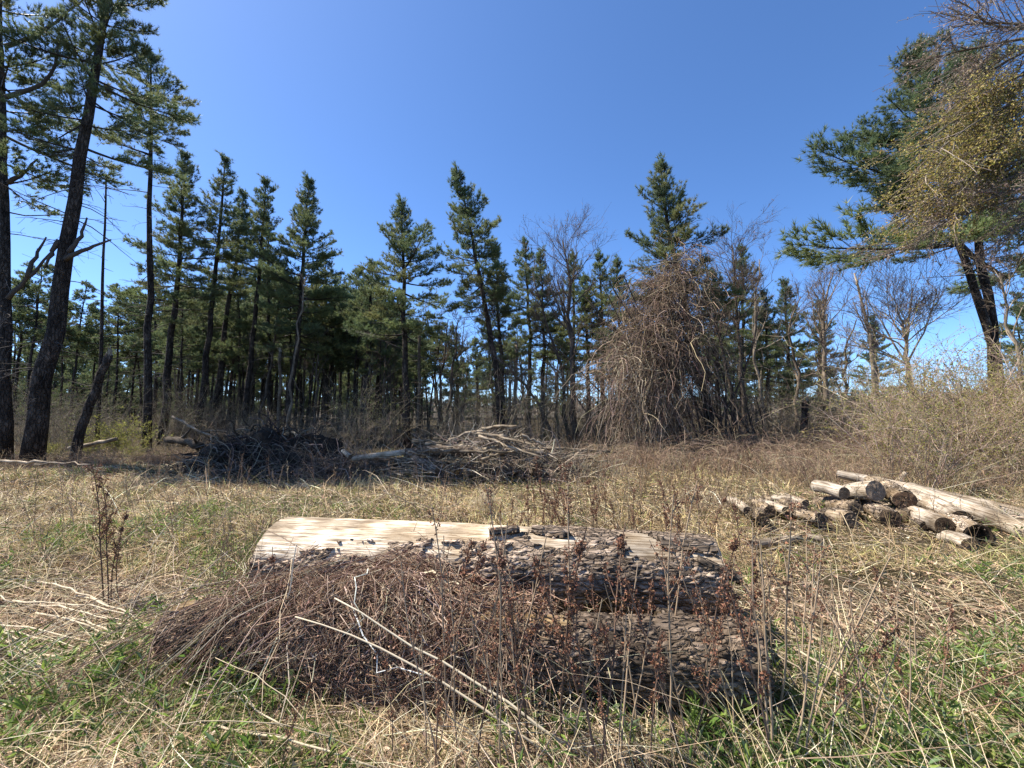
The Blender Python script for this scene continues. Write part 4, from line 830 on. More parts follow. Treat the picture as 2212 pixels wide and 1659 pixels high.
def bare_top(S, T, j):
    tf = np.interp(S, [0, .06, .14, .2, .3, .5, .58, .64], [88, 84, 66, 50, 45, 38, 30, 0]) + j * 34
    top = (T < tf) & (T > -95 + j * 40) & (S < 0.64 + j * 0.22)
    p1 = (np.abs(S - .245 + .04 * j) < .06 + j * .05) & (np.abs(T - 63 - 30 * j) < 11 + j * 14)
    p2 = (np.abs(S - .43) < .035 + j * .03) & (np.abs(T - 58) < 8 + j * 16)
    p3 = (np.abs(S - .845 - (T - 20) * .0006) < .040 + j * .04) & (T > -25) & (T < 48 + j * 30)
    p4 = (S > .9) & (np.abs(T - 30) < 20 + j * 80) & (j > -0.02)
    p5 = (np.abs(S - .66) < .045 + j * .12) & (np.abs(T - 22) < 16 + j * 60) & (j > -.1)
    return top | p1 | p2 | p3 | p4 | p5
UA = (-2.04, 3.86, 0.365); UB = (1.54, 3.38, 0.335)
upper = log('large grey log with bleached bare wood on top and rough bark below', UA, UB, 0.335, 0.325, 11, bare_top, (351, 220), 0.013, 0.020, (1.75, 1.62, 1.48), (1.75, 1.70, 1.60), (0.8, 0.78, 0.75), sag=0.015, fis=11)
LA = (-2.22, 3.00, 0.13); LB = (1.36, 2.50, 0.20)
def bare_low(S, T, j): return ((np.abs(S - .64) < .07 + j * .06) & (np.abs(T + 8) < 26 + j * 60)) | ((S < .03 + j * .05) & (T < 30))
lower = log('dark bark covered log in front, half buried under dead vines and weeds', LA, LB, 0.215, 0.23, 12, bare_low, (331, 160), 0.013, 0.018, (1.05, 0.96, 0.87), (0.9, 0.74, 0.5), (0.6, 0.55, 0.5), fis=12)
# torn bark slabs lying on the upper log
def slab(label, c, dims, rot, seed, col=(1, 1, 1)):
    rng = np.random.default_rng(seed); nx, ny = 22, 7; u = np.linspace(-.5, .5, nx); v = np.linspace(-.5, .5, ny); U, V = np.meshgrid(u, v, indexing='ij')
    edge = 1 - 0.5 * np.abs(U * 2) ** 3 * rng.random() + 0.3 * (fbm(U * 6 + seed, V * 0 + 1, seed) - 0.5)
    z = -dims[2] * (V * 2) ** 2 + 0.018 * (fbm(U * 9, V * 14, seed) - .5)
    top = np.stack([U * dims[0], V * dims[1] * edge, z + 0.012], -1); bot = np.stack([U * dims[0], V * dims[1] * edge, z - 0.012], -1)
    b = MB(); i = np.arange(nx - 1)[:, None] * ny + np.arange(ny - 1)[None]; q = np.stack([i, i + ny, i + ny + 1, i + 1], -1).reshape(-1, 4); n = nx * ny
    rim = [(k, k + ny) for k in range(0, (nx - 1) * ny, ny)]; e = [(a, b_) for a, b_ in rim] + [(a + ny - 1, b_ + ny - 1) for a, b_ in rim] + [(k, k + 1) for k in range(ny - 1)] + [((nx - 1) * ny + k, (nx - 1) * ny + k + 1) for k in range(ny - 1)]
    q2 = [[a, b_, b_ + n, a + n] for a, b_ in e]
    b.add(np.concatenate([top.reshape(-1, 3), bot.reshape(-1, 3)]), np.concatenate([q, q[:, ::-1] + n, np.array(q2)]), None, col)
    o = b.build('bark_slab', M['lbark']); o.location = c; o.rotation_euler = rot; tag(o, label, 'bark'); return o
slab('curled strip of torn bark on top of the large log near its middle', (0.30, 3.44, 0.685), (0.30, 0.10, 0.04), (0.6, 0.05, -0.28), 31, (1.5, 1.4, 1.3))
slab('narrow loose bark strip left of the curled strip on the large log', (-0.06, 3.43, 0.69), (0.24, 0.07, 0.03), (0.6, -0.06, 0.12), 32, (1.3, 1.2, 1.1))
slab('bark plate lifting off the right end of the large log', (1.30, 3.24, 0.645), (0.40, 0.13, 0.03), (0.55, 0.06, -0.14), 33, (1.1, 1.05, 1.0))
slab('short dark bark piece resting at the right end of the large log', (1.46, 3.10, 0.50), (0.30, 0.08, 0.02), (0.9, 0.35, -0.2), 34, (0.7, 0.66, 0.6))
# split chunk under the right end of the upper log
log('pale split log butt beneath the right end of the large log', (0.98, 3.02, 0.125), (1.60, 2.86, 0.12), 0.13, 0.14, 13, lambda S, T, j: j + (S - .5) * .5 > 0.0, (80, 60), 0.015, 0.015, (0.7, 0.65, 0.6), (0.62, 0.52, 0.38), (0.6, 0.55, 0.45))
log('short broken wood piece lying right of the large log', P(752, 545, 5.0), P(800, 538, 5.2), 0.06, 0.05, 14, lambda S, T, j: j > -.05, (40, 26), 0.01, 0.01, (1.0, .95, .9), (.9, .85, .8), (.9, .85, .8))
log('small grey wood chunk before the log pile', P(806, 536, 5.3), P(822, 539, 5.2), 0.05, 0.045, 15, None, (30, 20), 0.01, 0.01, None, (1, .95, .9), (1, .95, .9))

# log pile at the right (coordinates read off an enlarged view of the photograph)
def Z6(zx, zy, d): return P(699.7 + 0.14659 * zx, 460.8 + 0.14657 * zy, d)
lp = [ # label, back end, front end, r back, r front, bark?, cut colour, hollow
 ('short pale log capping the left end of the log pile', (850, 185, 6.75), (985, 222, 6.35), .105, .10, None, (1.25, 1.15, 1.0), 0),
 ('thick log with big grey cut end on top of the pile', (1010, 222, 6.7), (1200, 205, 6.2), .12, .155, None, (1.1, 1.05, 1.0), 0),
 ('rough barked top log with dark brown cut end, middle of pile', (1235, 170, 7.1), (1400, 272, 6.05), .12, .14, (1.25, 1.2, 1.1), (.75, .6, .5), 0),
 ('long silver log running off the right edge, back of the pile', (1560, 235, 6.9), (2420, 560, 5.2), .125, .14, None, (.9, .85, .8), 0),
 ('long pale log lying behind the silver one, farthest back', (1290, 168, 7.6), (2300, 395, 6.3), .09, .12, None, (.9, .85, .8), 0),
 ('pale log with dark round cut end, upper right of the pile', (1500, 270, 6.55), (1790, 405, 5.45), .13, .125, None, (.42, .36, .30), 0),
 ('yellowish log with brown cut end below the upper right log', (1420, 350, 6.2), (1672, 448, 5.25), .11, .115, None, (.55, .47, .38), 0),
 ('hollow log with lichen pale rim at the lower right of pile', (1640, 400, 5.9), (1905, 512, 4.95), .125, .135, (1.9, 1.85, 1.75), (.35, .3, .26), 2),
 ('half buried log butt under the hollow log', (1700, 525, 5.2), (1850, 575, 4.85), .09, .095, None, (.8, .75, .7), 0),
 ('log with grey weathered cut end below the rough barked log', (1140, 315, 6.6), (1300, 392, 5.75), .12, .125, (1.1, 1.05, 1.0), (.7, .62, .55), 0),
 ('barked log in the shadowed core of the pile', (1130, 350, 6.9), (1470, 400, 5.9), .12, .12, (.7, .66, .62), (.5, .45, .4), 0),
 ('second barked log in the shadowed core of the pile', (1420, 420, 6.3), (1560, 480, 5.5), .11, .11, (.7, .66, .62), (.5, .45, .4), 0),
 ('low barked log under the short pale cap log', (880, 300, 6.9), (1060, 330, 6.1), .11, .11, (1.2, 1.1, 1.0), (.7, .65, .6), 0),
 ('small log below the pile core covered in dead grass', (900, 380, 6.3), (1030, 400, 5.8), .10, .10, (1.0, .95, .9), (.7, .65, .6), 0),
 ('thin pale log topping the low left part of the pile', (570, 262, 7.2), (720, 290, 6.7), .07, .07, None, (1, .95, .9), 0),
 ('pale log with dark cut end, low left part of pile', (455, 305, 7.0), (600, 345, 6.3), .085, .085, None, (.5, .45, .4), 0),
 ('barked log with grey cut end left of the pale one', (390, 300, 7.2), (480, 345, 6.5), .085, .09, (1.1, 1.05, 1.0), (.6, .55, .5), 0),
 ('barked log end right of the pale low log', (600, 300, 7.0), (705, 345, 6.3), .09, .09, (1.0, .95, .9), (.6, .55, .5), 0),
 ('bleached log at the far left tip of the pile', (240, 285, 7.1), (330, 345, 6.2), .075, .075, None, (1, .95, .9), 0),
 ('dark round barked log at the back of low left part', (470, 272, 7.6), (560, 285, 7.3), .08, .08, (.8, .75, .7), (.6, .55, .5), 0),
 ('dark log butt in the grass before the left part of pile', (370, 360, 6.4), (430, 395, 5.9), .085, .085, (.8, .75, .7), (.5, .45, .4), 0),
 ('weathered log lying low before the left part of pile', (650, 370, 6.4), (830, 400, 5.8), .09, .09, (1.0, .95, .9), (.6, .55, .5), 0),
]
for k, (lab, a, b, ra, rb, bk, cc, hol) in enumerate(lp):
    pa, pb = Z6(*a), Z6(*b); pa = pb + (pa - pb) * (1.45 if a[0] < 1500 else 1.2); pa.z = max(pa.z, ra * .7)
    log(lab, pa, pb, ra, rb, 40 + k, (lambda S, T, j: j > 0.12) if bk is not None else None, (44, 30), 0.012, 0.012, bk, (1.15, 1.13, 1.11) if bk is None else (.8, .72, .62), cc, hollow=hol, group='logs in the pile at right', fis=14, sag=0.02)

# ------------------------------------------------------------------ brush pile in the middle
def Z8(zx, zy, d): return P(170.65 + 0.2006 * zx, 409.6 + 0.2007 * zy, d)
def pole(label, pts, r0, r1, seed, col, mat='deadwood', name='dead_branch', group=None, forks=0, wob=0.02):
    rng = np.random.default_rng(seed); w = resample(pts, 9); base = Vector(w[0]); root_loc = base
    loc = w - np.array(base); loc[1:-1] += rng.normal(size=(7, 3)) * wob
    # rotate so that local X runs along the pole (grain follows it)
    ax = Vector(loc[-1]).normalized(); sd = ax.cross(Vector((0, 0, 1))).normalized(); up2 = sd.cross(ax)
    Rm = Matrix((ax, -sd, up2)); loc = loc @ np.array(Rm).T
    b = MB(); tubes(b, loc, np.linspace(r0, r1, 9), 7, col, True)
    if forks:
        i = np.zeros(forks, int); p, d = kids(rng, loc[None], i, rng.uniform(.3, .95, forks), np.radians(rng.uniform(25, 60, forks)))
        L = np.linalg.norm(loc[-1]) * rng.uniform(.15, .45, forks); tubes(b, grow(rng, p, d, L, 6, .14), np.full((forks, 1), r1 * .7) * np.linspace(1, .3, 6)[None], 4, col)
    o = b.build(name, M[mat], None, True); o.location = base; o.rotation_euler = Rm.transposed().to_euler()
    tag(o, label, 'branch' if name == 'dead_branch' else 'log', group); return o
G1 = 'logs and branches of the brush pile'
log('long dark log lying across the front of the brush pile', Z8(1235, 205, 10.7), Z8(1500, 210, 10.5), .135, .13, 70, None, (60, 30), .014, .012, (.8, .75, .7), (.8, .75, .7), (.9, .85, .75), group=G1)
log('sunlit bleached log continuing right of the dark front log', Z8(1480, 206, 10.6), Z8(1860, 215, 10.4), .10, .09, 71, None, (60, 26), .01, .01, None, (1.1, 1.05, .98), (.9, .85, .8), group=G1)
log('pale birch like log sticking out left of the brush pile', Z8(905, 242, 10.6), Z8(1170, 212, 10.7), .075, .085, 72, None, (60, 26), .01, .01, None, (1.35, 1.3, 1.22), (1.3, 1.2, 1.1), group=G1)
log('short thick pale log between the birch like log and dark log', Z8(1165, 218, 10.8), Z8(1260, 208, 10.8), .11, .11, 73, None, (40, 26), .01, .01, (1.5, 1.4, 1.3), (1, .95, .9), (1, .95, .9), group=G1)
log('short upright pale chunk at the left tip of the brush pile', Z8(860, 205, 10.7), Z8(895, 235, 10.5), .07, .07, 74, None, (24, 20), .01, .01, None, (1.35, 1.3, 1.2), (1.3, 1.2, 1.1), group=G1)
log('dark thick log beneath the front of the brush pile, right', Z8(1520, 300, 10.2), Z8(1740, 290, 10.0), .16, .17, 75, None, (50, 30), .016, .014, (.7, .66, .62), (.7, .66, .62), (.6, .55, .5), group=G1)
log('dark log lying under the birch like log', Z8(1000, 262, 10.9), Z8(1300, 265, 10.6), .12, .12, 76, None, (50, 26), .014, .012, (.75, .7, .66), (.7, .66, .62), (.6, .55, .5), group=G1)
log('slanting striped log in the middle of brush pile', Z8(1215, 245, 10.6), Z8(1330, 305, 9.9), .10, .09, 77, None, (40, 26), .012, .012, (1.3, 1.25, 1.2), (1, .95, .9), (.9, .85, .8), group=G1)
log('dark butt end log at right foot of brush pile', Z8(1730, 270, 10.5), Z8(1830, 300, 9.8), .15, .16, 78, None, (40, 26), .014, .014, (.6, .56, .52), (.6, .55, .5), (.5, .45, .4), group=G1)
log('mossy grey log at the back of the brush pile', Z8(1380, 175, 11.8), Z8(1800, 170, 11.6), .13, .12, 79, None, (50, 26), .014, .014, (.9, .88, .8), (.7, .66, .62), (.6, .55, .5), group=G1)
pole('arched pale branch forming the top of the brush pile', [Z8(1385, 152, 11.6), Z8(1500, 120, 11.5), Z8(1620, 84, 11.4), Z8(1745, 86, 11.4)], .05, .03, 80, (.9, .85, .78), group=G1)
pole('long pale pole sticking out right of the brush pile', [Z8(1700, 180, 11.2), Z8(1950, 200, 11.0), Z8(2190, 208, 10.9)], .045, .03, 81, (.75, .7, .64), group=G1)
pole('white pole lying along the left shoulder of brush pile', [Z8(1270, 170, 10.9), Z8(1400, 182, 10.8), Z8(1560, 185, 10.7)], .04, .035, 82, (1.3, 1.25, 1.15), group=G1)
for k, pts in enumerate([[(1075, 278, 10.1), (1215, 262, 10.0)], [(1095, 288, 9.9), (1255, 312, 9.6)], [(1130, 322, 9.7), (1300, 312, 9.4)], [(1170, 300, 9.5), (1235, 345, 9.3)], [(1150, 270, 9.9), (1320, 318, 9.5)], [(1060, 300, 9.9), (1160, 330, 9.5)], [(1200, 335, 9.4), (1345, 335, 9.5)]]):
    pole('bleached stick in the small fan at left front of brush pile', [Z8(*pts[0]), Z8((pts[0][0] + pts[1][0]) / 2, (pts[0][1] + pts[1][1]) / 2 - 2, pts[0][2]), Z8(*pts[1])], .016 + .004 * (k % 4), .012, 90 + k, (1.2, 1.15, 1.05), group='bleached sticks at the brush pile foot', forks=k % 3, wob=.012)
rng = np.random.default_rng(83)
for k in range(58):
    cx = rng.normal(1560, 190); hgt = max(0, 1.15 - abs(cx - 1620) / 420) ; base_y = rng.uniform(100 + 130 * (1 - hgt), 300)
    d = rng.uniform(9.9, 11.9); Lz = rng.uniform(90, 330); sl = rng.normal() * 0.22; dd = rng.normal() * 0.6
    y0 = base_y - Lz * sl / 2; y1 = base_y + Lz * sl / 2; y0 = min(max(y0, 70), 330); y1 = min(max(y1, 70), 330)
    br = rng.choice([.45, .7, 1.0]); r = rng.uniform(.015, .05)
    pole('dead branch in the tangle of the brush pile', [Z8(cx - Lz / 2, y0, d), Z8(cx, (y0 + y1) / 2 - rng.uniform(-4, 8), d + dd / 2), Z8(cx + Lz / 2, y1, d + dd)], r, r * .6, 900 + k, (br, br * .95, br * .87), group='branches in the brush pile tangle', forks=int(rng.integers(0, 4)))
def twig_heap(name, label, cat, c, R, n, seed, col, Lr=(0.3, 1.0), r=0.005, flat=0.6, wander=0.18, mat='twig', kind='stuff'):
    rng = np.random.default_rng(seed); b = MB(); a = rng.uniform(0, 6.28, n); q = np.sqrt(rng.random(n))
    x = np.cos(a) * q * R[0]; y = np.sin(a) * q * R[1]; z = R[2] * (1 - q ** 2) * rng.random(n) ** 0.6
    d = rng.normal(size=(n, 3)); d[:, 2] *= flat
    A = grow(rng, np.stack([x, y, z], -1), d, rng.uniform(*Lr, n), 5, wander, (0, 0, -0.15)); A[:, :, 2] = np.maximum(A[:, :, 2], -0.02)
    tubes(b, A, r * np.exp(rng.normal(size=(n, 1)) * 0.4) * np.linspace(1.2, .4, 5)[None], 3, tints(rng, n, col, 0.3))
    o = b.build(name, M[mat]); o.location = c; tag(o, label, cat, kind=kind); return o
q = Z8(1600, 300, 11.0)
twig_heap('twig_litter', 'mass of fine grey twigs filling the brush pile', 'twigs', (q.x, 10.9, 0), (2.6, 1.2, 1.05), 2600, 84, [(0.2, 0.165, 0.13), (0.32, 0.275, 0.22), (0.12, 0.095, 0.075)], r=0.008)
q = Z8(1900, 290, 10.5)
twig_heap('twig_litter', 'fringe of pale twigs trailing off the right of brush pile', 'twigs', (q.x, 10.6, 0), (1.9, 1.0, 0.6), 1100, 85, [(0.32, 0.26, 0.19), (0.22, 0.175, 0.13)], r=0.006)

# root pile (uprooted stumps and soil)
def root_pile():
    for k, (zx, d, R, lab) in enumerate([(330, 11.6, (1.4, .95, .9), 'dark soil clotted root mass at the left of root pile'), (480, 12.0, (1.35, 1.0, 1.35), 'tallest dark uprooted stump in the root pile'), (660, 11.7, (1.6, .95, 1.05), 'broad dark root mass at the right of root pile')]):
        rng = np.random.default_rng(110 + k); q = Z8(zx, 290, d); root = empty('uprooted_stump', (q.x, d, -0.05))
        nu, nv = 40, 16; u = np.linspace(0, 2 * math.pi, nu, endpoint=False); v = np.linspace(0, math.pi / 2, nv); U, V = np.meshgrid(u, v, indexing='ij')
        rr = 0.72 + 0.7 * (fbm(np.cos(U) * 2 + 5 + k, np.sin(U) * 2 + V * 2, 120 + k, 4) - .35)
        b = MB(); vv = np.stack([np.cos(U) * np.cos(V) * R[0] * rr, np.sin(U) * np.cos(V) * R[1] * rr, np.sin(V) * R[2] * rr], -1)
        i = np.arange(nu)[:, None] * nv + np.arange(nv - 1)[None]; j = ((np.arange(nu)[:, None] + 1) % nu) * nv + np.arange(nv - 1)[None]
        b.add(vv.reshape(-1, 3), np.stack([i, j, j + 1, i + 1], -1).reshape(-1, 4), None, (1, 1, 1)); b.build('soil_clod', M['soil'], root, True)
        n = 330; a = rng.uniform(0, 6.28, n); e = rng.uniform(0, 1.5, n); dr = np.stack([np.cos(a) * np.cos(e), np.sin(a) * np.cos(e), np.sin(e)], -1)
        p0 = dr * np.array(R) * rng.uniform(.55, .85, (n, 1)); A = grow(rng, p0, dr + rng.normal(size=(n, 3)) * .7, rng.uniform(.25, 1.0, n), 8, .32, (0, 0, -.9)); A[:, :, 2] = np.maximum(A[:, :, 2], 0.0)
        rb = MB(); r = np.exp(rng.normal(size=(n, 1)) * .55) * .014; tubes(rb, A, r * np.linspace(1.3, .35, 8)[None], 5, tints(rng, n, [(0.045, 0.036, 0.03), (0.08, 0.065, 0.054), (0.14, 0.12, 0.1), (0.24, 0.20, 0.16)], .25, [.45, .3, .17, .08])); rb.build('roots', M['twig'], root, True)
        tag(root, lab, 'stump', 'stumps of the root pile')
root_pile()
q = Z8(500, 290, 11); twig_heap('twig_litter', 'dark tangle of roots and brush spilling round the root pile', 'twigs', (q.x, 11.3, 0), (2.6, 1.0, .55), 1500, 86, [(0.07, 0.056, 0.046), (0.14, 0.115, 0.095), (0.24, 0.2, 0.16)], r=.008, wander=.3)
q = Z8(850, 300, 10.6); twig_heap('twig_litter', 'brown brush between the root pile and the brush pile', 'twigs', (q.x, 10.8, 0), (1.6, .9, .5), 1000, 87, [(0.13, 0.1, 0.08), (0.22, 0.17, 0.13)], r=.006, wander=.25)
pole('long dead tree slanting from left into the root pile', [Z8(10, 35, 13), Z8(110, 90, 12.6), Z8(240, 145, 12.2)], .04, .025, 130, (.8, .76, .7), forks=7)
pole('grey trunk lying left of the root pile', [Z8(-20, 150, 13.2), Z8(80, 160, 13), Z8(160, 185, 12.8)], .11, .10, 131, (.3, .27, .24), forks=3)
pole('bleached pole lying on the grass at the left edge', [W(-30, 992, 9.8), W(50, 996, 9.8), W(112, 1000, 9.8)], .035, .03, 132, (1.35, 1.3, 1.2))
pole('second thin pole on the grass right of the bleached pole', [W(75, 1003, 9.7), W(140, 1000, 9.7), W(200, 1004, 9.7)], .02, .015, 133, (1.1, 1.05, 1))
pole('grey fallen trunk behind the broken leaning trunk', [W(150, 968, 13.6), W(200, 958, 13.6), W(252, 948, 13.6)], .07, .06, 134, (1.0, .95, .88))
for k, (a, b) in enumerate([((1005, 955, 13.5), (1180, 972, 12.5)), ((1100, 1000, 10), (1260, 975, 10.5)), ((1180, 985, 11), (1330, 978, 11.5))]):
    pole('grey stick lying right of the brush pile', [W(*a), W((a[0] + b[0]) / 2, (a[1] + b[1]) / 2 - 4, (a[2] + b[2]) / 2), W(*b)], .03, .015, 140 + k, (.8, .75, .7), forks=4, group='sticks right of brush pile')

# ------------------------------------------------------------------ field cover
def in_logs(x, y):
    m = np.zeros(len(x), bool)
    for (a, b, r) in ((UA, UB, .30), (LA, LB, .22)):
        ax = np.array(b[:2]) - np.array(a[:2]); L = np.linalg.norm(ax); ax /= L; dx = x - a[0]; dy = y - a[1]
        s = dx * ax[0] + dy * ax[1]; t = np.abs(-dx * ax[1] + dy * ax[0]); m |= (s > -.05) & (s < L + .05) & (t < r)
    return m
def in_pile(x, y): return (y > 4.9 - .0 * x) & (y < 7.6) & (x > 3.1 + (y - 5.0) * .25) & (x < 8.2)
def field_pts(rng, n, d0, d1, pw=1.0):
    """more, finer blades near the path we stand on, fewer and coarser far out"""
    d = np.exp(rng.uniform(math.log(d0), math.log(d1), n)) if pw == 1 else (rng.uniform(d0 ** pw, d1 ** pw, n)) ** (1 / pw)
    x = rng.uniform(-1, 1, n) * (1.38 * d + 1.7); k = ~in_logs(x, d)
    return x[k], d[k]
def greenness(x, y):
    g = fbm(x * 0.55 + 7, y * 0.55 + 3, 21, 3)
    near = np.clip((3.4 - y) / 1.6, 0, 1); right = np.clip((x - 1.3) / 1.2, 0, 1) * np.clip((4.2 - y) / 1.6, 0, 1)
    left = np.clip((-0.9 - x) / 1.2, 0, 1) * np.clip((8.5 - y) / 4, 0, 1)
    bare = np.clip(1.3 - np.hypot((x - 2.9) / 1.3, (y - 3.5) / .75), 0, 1)
    return g - 0.565 + 0.12 * near + 0.18 * right + 0.15 * left - 0.1 * np.clip((y - 7) / 6, 0, 1) - .6 * bare
SHAD = None
def blades(name, label, cat, mat, seed, n, d0, d1, Lr, el, w0, wd, cols, wts, gsel=None, Kk=4, curve=0.6, lean=0.0, zj=0.0, var=.2, pw=1.0):
    rng = np.random.default_rng(seed); x, y = field_pts(rng, n, d0, d1, pw)
    if gsel is not None:
        g = greenness(x, y) + rng.normal(size=len(x)) * 0.07; k = gsel(g, x, y); x = x[k]; y = y[k]
    k = rng.random(len(x)) < np.clip(fbm(x * 1.1 + seed, y * 1.1, seed, 3) * 3.2 - .75, .22, 1); x = x[k]; y = y[k]
    bare_ = np.hypot((x - 2.9) / 1.5, (y - 3.6) / .8) < 1; pile_ = in_pile(x, y); k = ~((bare_ & (rng.random(len(x)) < .62)) | (pile_ & (rng.random(len(x)) < .7))); x = x[k]; y = y[k]
    n = len(x); a = rng.normal(size=n) * 1.25 + 6.28 * fbm(x * .9, y * .9, seed + 3, 2); e = np.radians(rng.uniform(*el, n)); L = rng.uniform(*Lr, n) * np.exp(rng.normal(size=n) * .2)
    p0 = np.stack([x, y, gz(x, y) - .005 + rng.uniform(0, 1, n) * zj], -1); d0_ = np.stack([np.cos(a) * np.cos(e) + lean, np.sin(a) * np.cos(e), np.sin(e)], -1)
    A = grow(rng, p0, d0_, L, Kk, .12, (0, 0, -curve)); A[:, :, 2] = np.maximum(A[:, :, 2], gz(A[:, :, 0], A[:, :, 1]) + .004)
    w = np.maximum(w0, wd * y) * np.exp(rng.normal(size=n) * .25); prof = {4: np.array([0.8, 1.0, 0.75, 0.1]), 3: np.array([.9, .8, .1])}.get(Kk, np.linspace(1, .2, Kk))
    b = MB(); side = norm(np.cross(norm(A[:, -1] - A[:, 0]), norm(rng.normal(size=(n, 3)) * .6 + np.array([0, 0, 1.0]))))
    ribbons(b, A, w[:, None] * prof[None], tints(rng, n, cols, var, wts) * (.72 + .62 * fbm(x * 1.6, y * 1.6, seed + 8, 2))[:, None], rng, side)
    o = b.build(name, M[mat]); tag(o, label, cat, kind='stuff'); return o
STRAW = [(0.52, 0.40, 0.245), (0.41, 0.30, 0.175), (0.28, 0.19, 0.115), (0.66, 0.55, 0.38), (0.17, 0.115, 0.075)]
GREEN = [(0.15, 0.20, 0.04), (0.11, 0.155, 0.034), (0.22, 0.25, 0.06), (0.085, 0.125, 0.032)]
# thatch lying flat
blades('dry_grass', 'flattened tan dead grass matted over the whole clearing', 'dry grass', 'straw', 801, 180000, 1.1, 13, (.12, .42), (0, 34), .0028, .0011, STRAW, [.25, .27, .22, .12, .14], None, 3, .5, zj=.035)
blades('dry_grass', 'standing tan dead grass in the far half of the clearing', 'dry grass', 'straw', 802, 70000, 4.2, 17, (.14, .38), (25, 80), .003, .0011, [(0.52, 0.40, 0.19), (0.41, 0.30, 0.145), (0.28, 0.20, 0.11), (0.34, 0.33, 0.11)], [.32, .3, .2, .18], lambda g, x, y: g < .12, 3, .9)
blades('green_grass', 'fresh green spring grass growing through the dead thatch', 'grass', 'grass', 803, 175000, 1.1, 15, (.05, .17), (35, 88), .0045, .0011, GREEN, [.35, .3, .2, .15], lambda g, x, y: g > -.03, 3, .8)
blades('dry_grass', 'long thin straw stems bent over the foreground', 'dry grass', 'straw', 804, 14000, 1.1, 9, (.3, 1.0), (3, 50), .0034, .0011, [(0.55, 0.44, 0.27), (0.38, 0.27, 0.16), (0.68, 0.59, 0.41)], [.4, .3, .3], None, 5, .7)
def litter():
    rng = np.random.default_rng(810); x, y = field_pts(rng, 56000, 1.15, 14); k = greenness(x, y) + rng.normal(size=len(x)) * .15 < .12; x = x[k]; y = y[k]; n = len(x)
    d = norm(rng.normal(size=(n, 3)) * np.array([1, 1, .35])); L = np.maximum(rng.uniform(.018, .055, n), .004 * y); b = MB()
    leaves(b, np.stack([x, y, gz(x, y) + rng.uniform(0, .035, n)], -1), d, L, L * rng.uniform(.35, .7, n), tints(rng, n, [(0.25, 0.16, 0.10), (0.36, 0.25, 0.165), (0.15, 0.095, 0.06), (0.48, 0.38, 0.27)], .3), rng, .3)
    tag(b.build('leaf_litter', M['straw']), 'curled brown leaf litter between the grass blades', 'leaf litter', kind='stuff')
litter()
def forbs():
    rng = np.random.default_rng(820); x, y = field_pts(rng, 8200, 1.15, 7); g = greenness(x, y) + rng.normal(size=len(x)) * .05; k = g > .04; x = x[k]; y = y[k]; n = len(x)
    H = rng.uniform(.05, .2, n); lf = 9; i = np.repeat(np.arange(n), lf); t = rng.uniform(.1, 1, len(i)); a = rng.uniform(0, 6.28, len(i)); e = np.radians(rng.uniform(5, 60, len(i)))
    tilt = rng.normal(size=(n, 2)) * .15; p = np.stack([x[i] + tilt[i, 0] * H[i] * t, y[i] + tilt[i, 1] * H[i] * t, gz(x[i], y[i]) + H[i] * t], -1); d = np.stack([np.cos(a) * np.cos(e), np.sin(a) * np.cos(e), np.sin(e)], -1)
    L = rng.uniform(.04, .095, len(i)); b = MB(); leaves(b, p, d, L, L * rng.uniform(.12, .21, len(i)), tints(rng, len(i), [(0.16, 0.235, 0.045), (0.12, 0.185, 0.04), (0.24, 0.30, 0.075), (0.18, 0.23, 0.10)], .22), rng, .2)
    tag(b.build('leafy_weeds', M['leaf']), 'low leafy green weeds sprouting across the foreground', 'weeds', kind='stuff')
forbs()
def stalks(name, label, seed, n, region, Hr, r, cols, tilt=.2, seedheads=0):
    rng = np.random.default_rng(seed); u = rng.uniform(region[0], region[1], n); d = np.exp(rng.uniform(math.log(region[2]), math.log(region[3]), n)); x = (u * K2 - 512) / FPX * d
    k = ~in_logs(x, d) & ~(in_pile(x, d) & (rng.random(len(x)) < .88)); x = x[k]; d = d[k]; n = len(x); H = rng.uniform(*Hr, n); dr = np.stack([rng.normal(size=n) * tilt, rng.normal(size=n) * tilt, np.ones(n)], -1)
    A = grow(rng, np.stack([x, d, gz(x, d)], -1), dr, H, 5, .06, (0, 0, -.1)); b = MB(); c = tints(rng, n, cols, .2)
    tubes(b, A, np.maximum(r, .0006 * d)[:, None] * np.linspace(1.2, .5, 5)[None], 3, c)
    i = np.repeat(np.arange(n), 4); p, q = kids(rng, A, i, rng.uniform(.35, .98, len(i)), np.radians(rng.uniform(15, 45, len(i)))); tris_along(b, p, q, H[i] * rng.uniform(.1, .28, len(i)), np.maximum(r * 1.4, .001 * d[i]), c[i], rng)
    if seedheads:
        j = np.repeat(np.arange(n), seedheads); p, q = sample(A, j, rng.uniform(.55, 1, len(j))); p = p + rng.normal(size=p.shape) * .03; L = rng.uniform(.012, .03, len(j)); leaves(b, p, norm(rng.normal(size=p.shape)), L, L * .7, c[j] * .9, rng, .4)
    tag(b.build(name, M['straw']), label, 'weeds', kind='stuff')
stalks('weed_stalks', 'thin upright brown weed stalks across the middle of the clearing', 830, 650, (-60, 2270, 4.2, 12), (.3, .8), .0022, [(0.22, 0.15, 0.10), (0.33, 0.25, 0.16), (0.16, 0.11, 0.075)], .18, 5)
stalks('weed_stalks', 'reddish brown weed stalks before the brambles at right', 831, 900, (1250, 2250, 5.5, 13), (.35, .9), .0024, [(0.36, 0.26, 0.145), (0.44, 0.34, 0.19), (0.26, 0.175, 0.105)], .32, 7)
stalks('weed_stalks', 'fine upright brown stems left of the large log', 832, 90, (470, 640, 3.3, 4.8), (.35, .75), .0018, [(0.17, 0.12, 0.08), (0.26, 0.19, 0.12)], .07, 0)

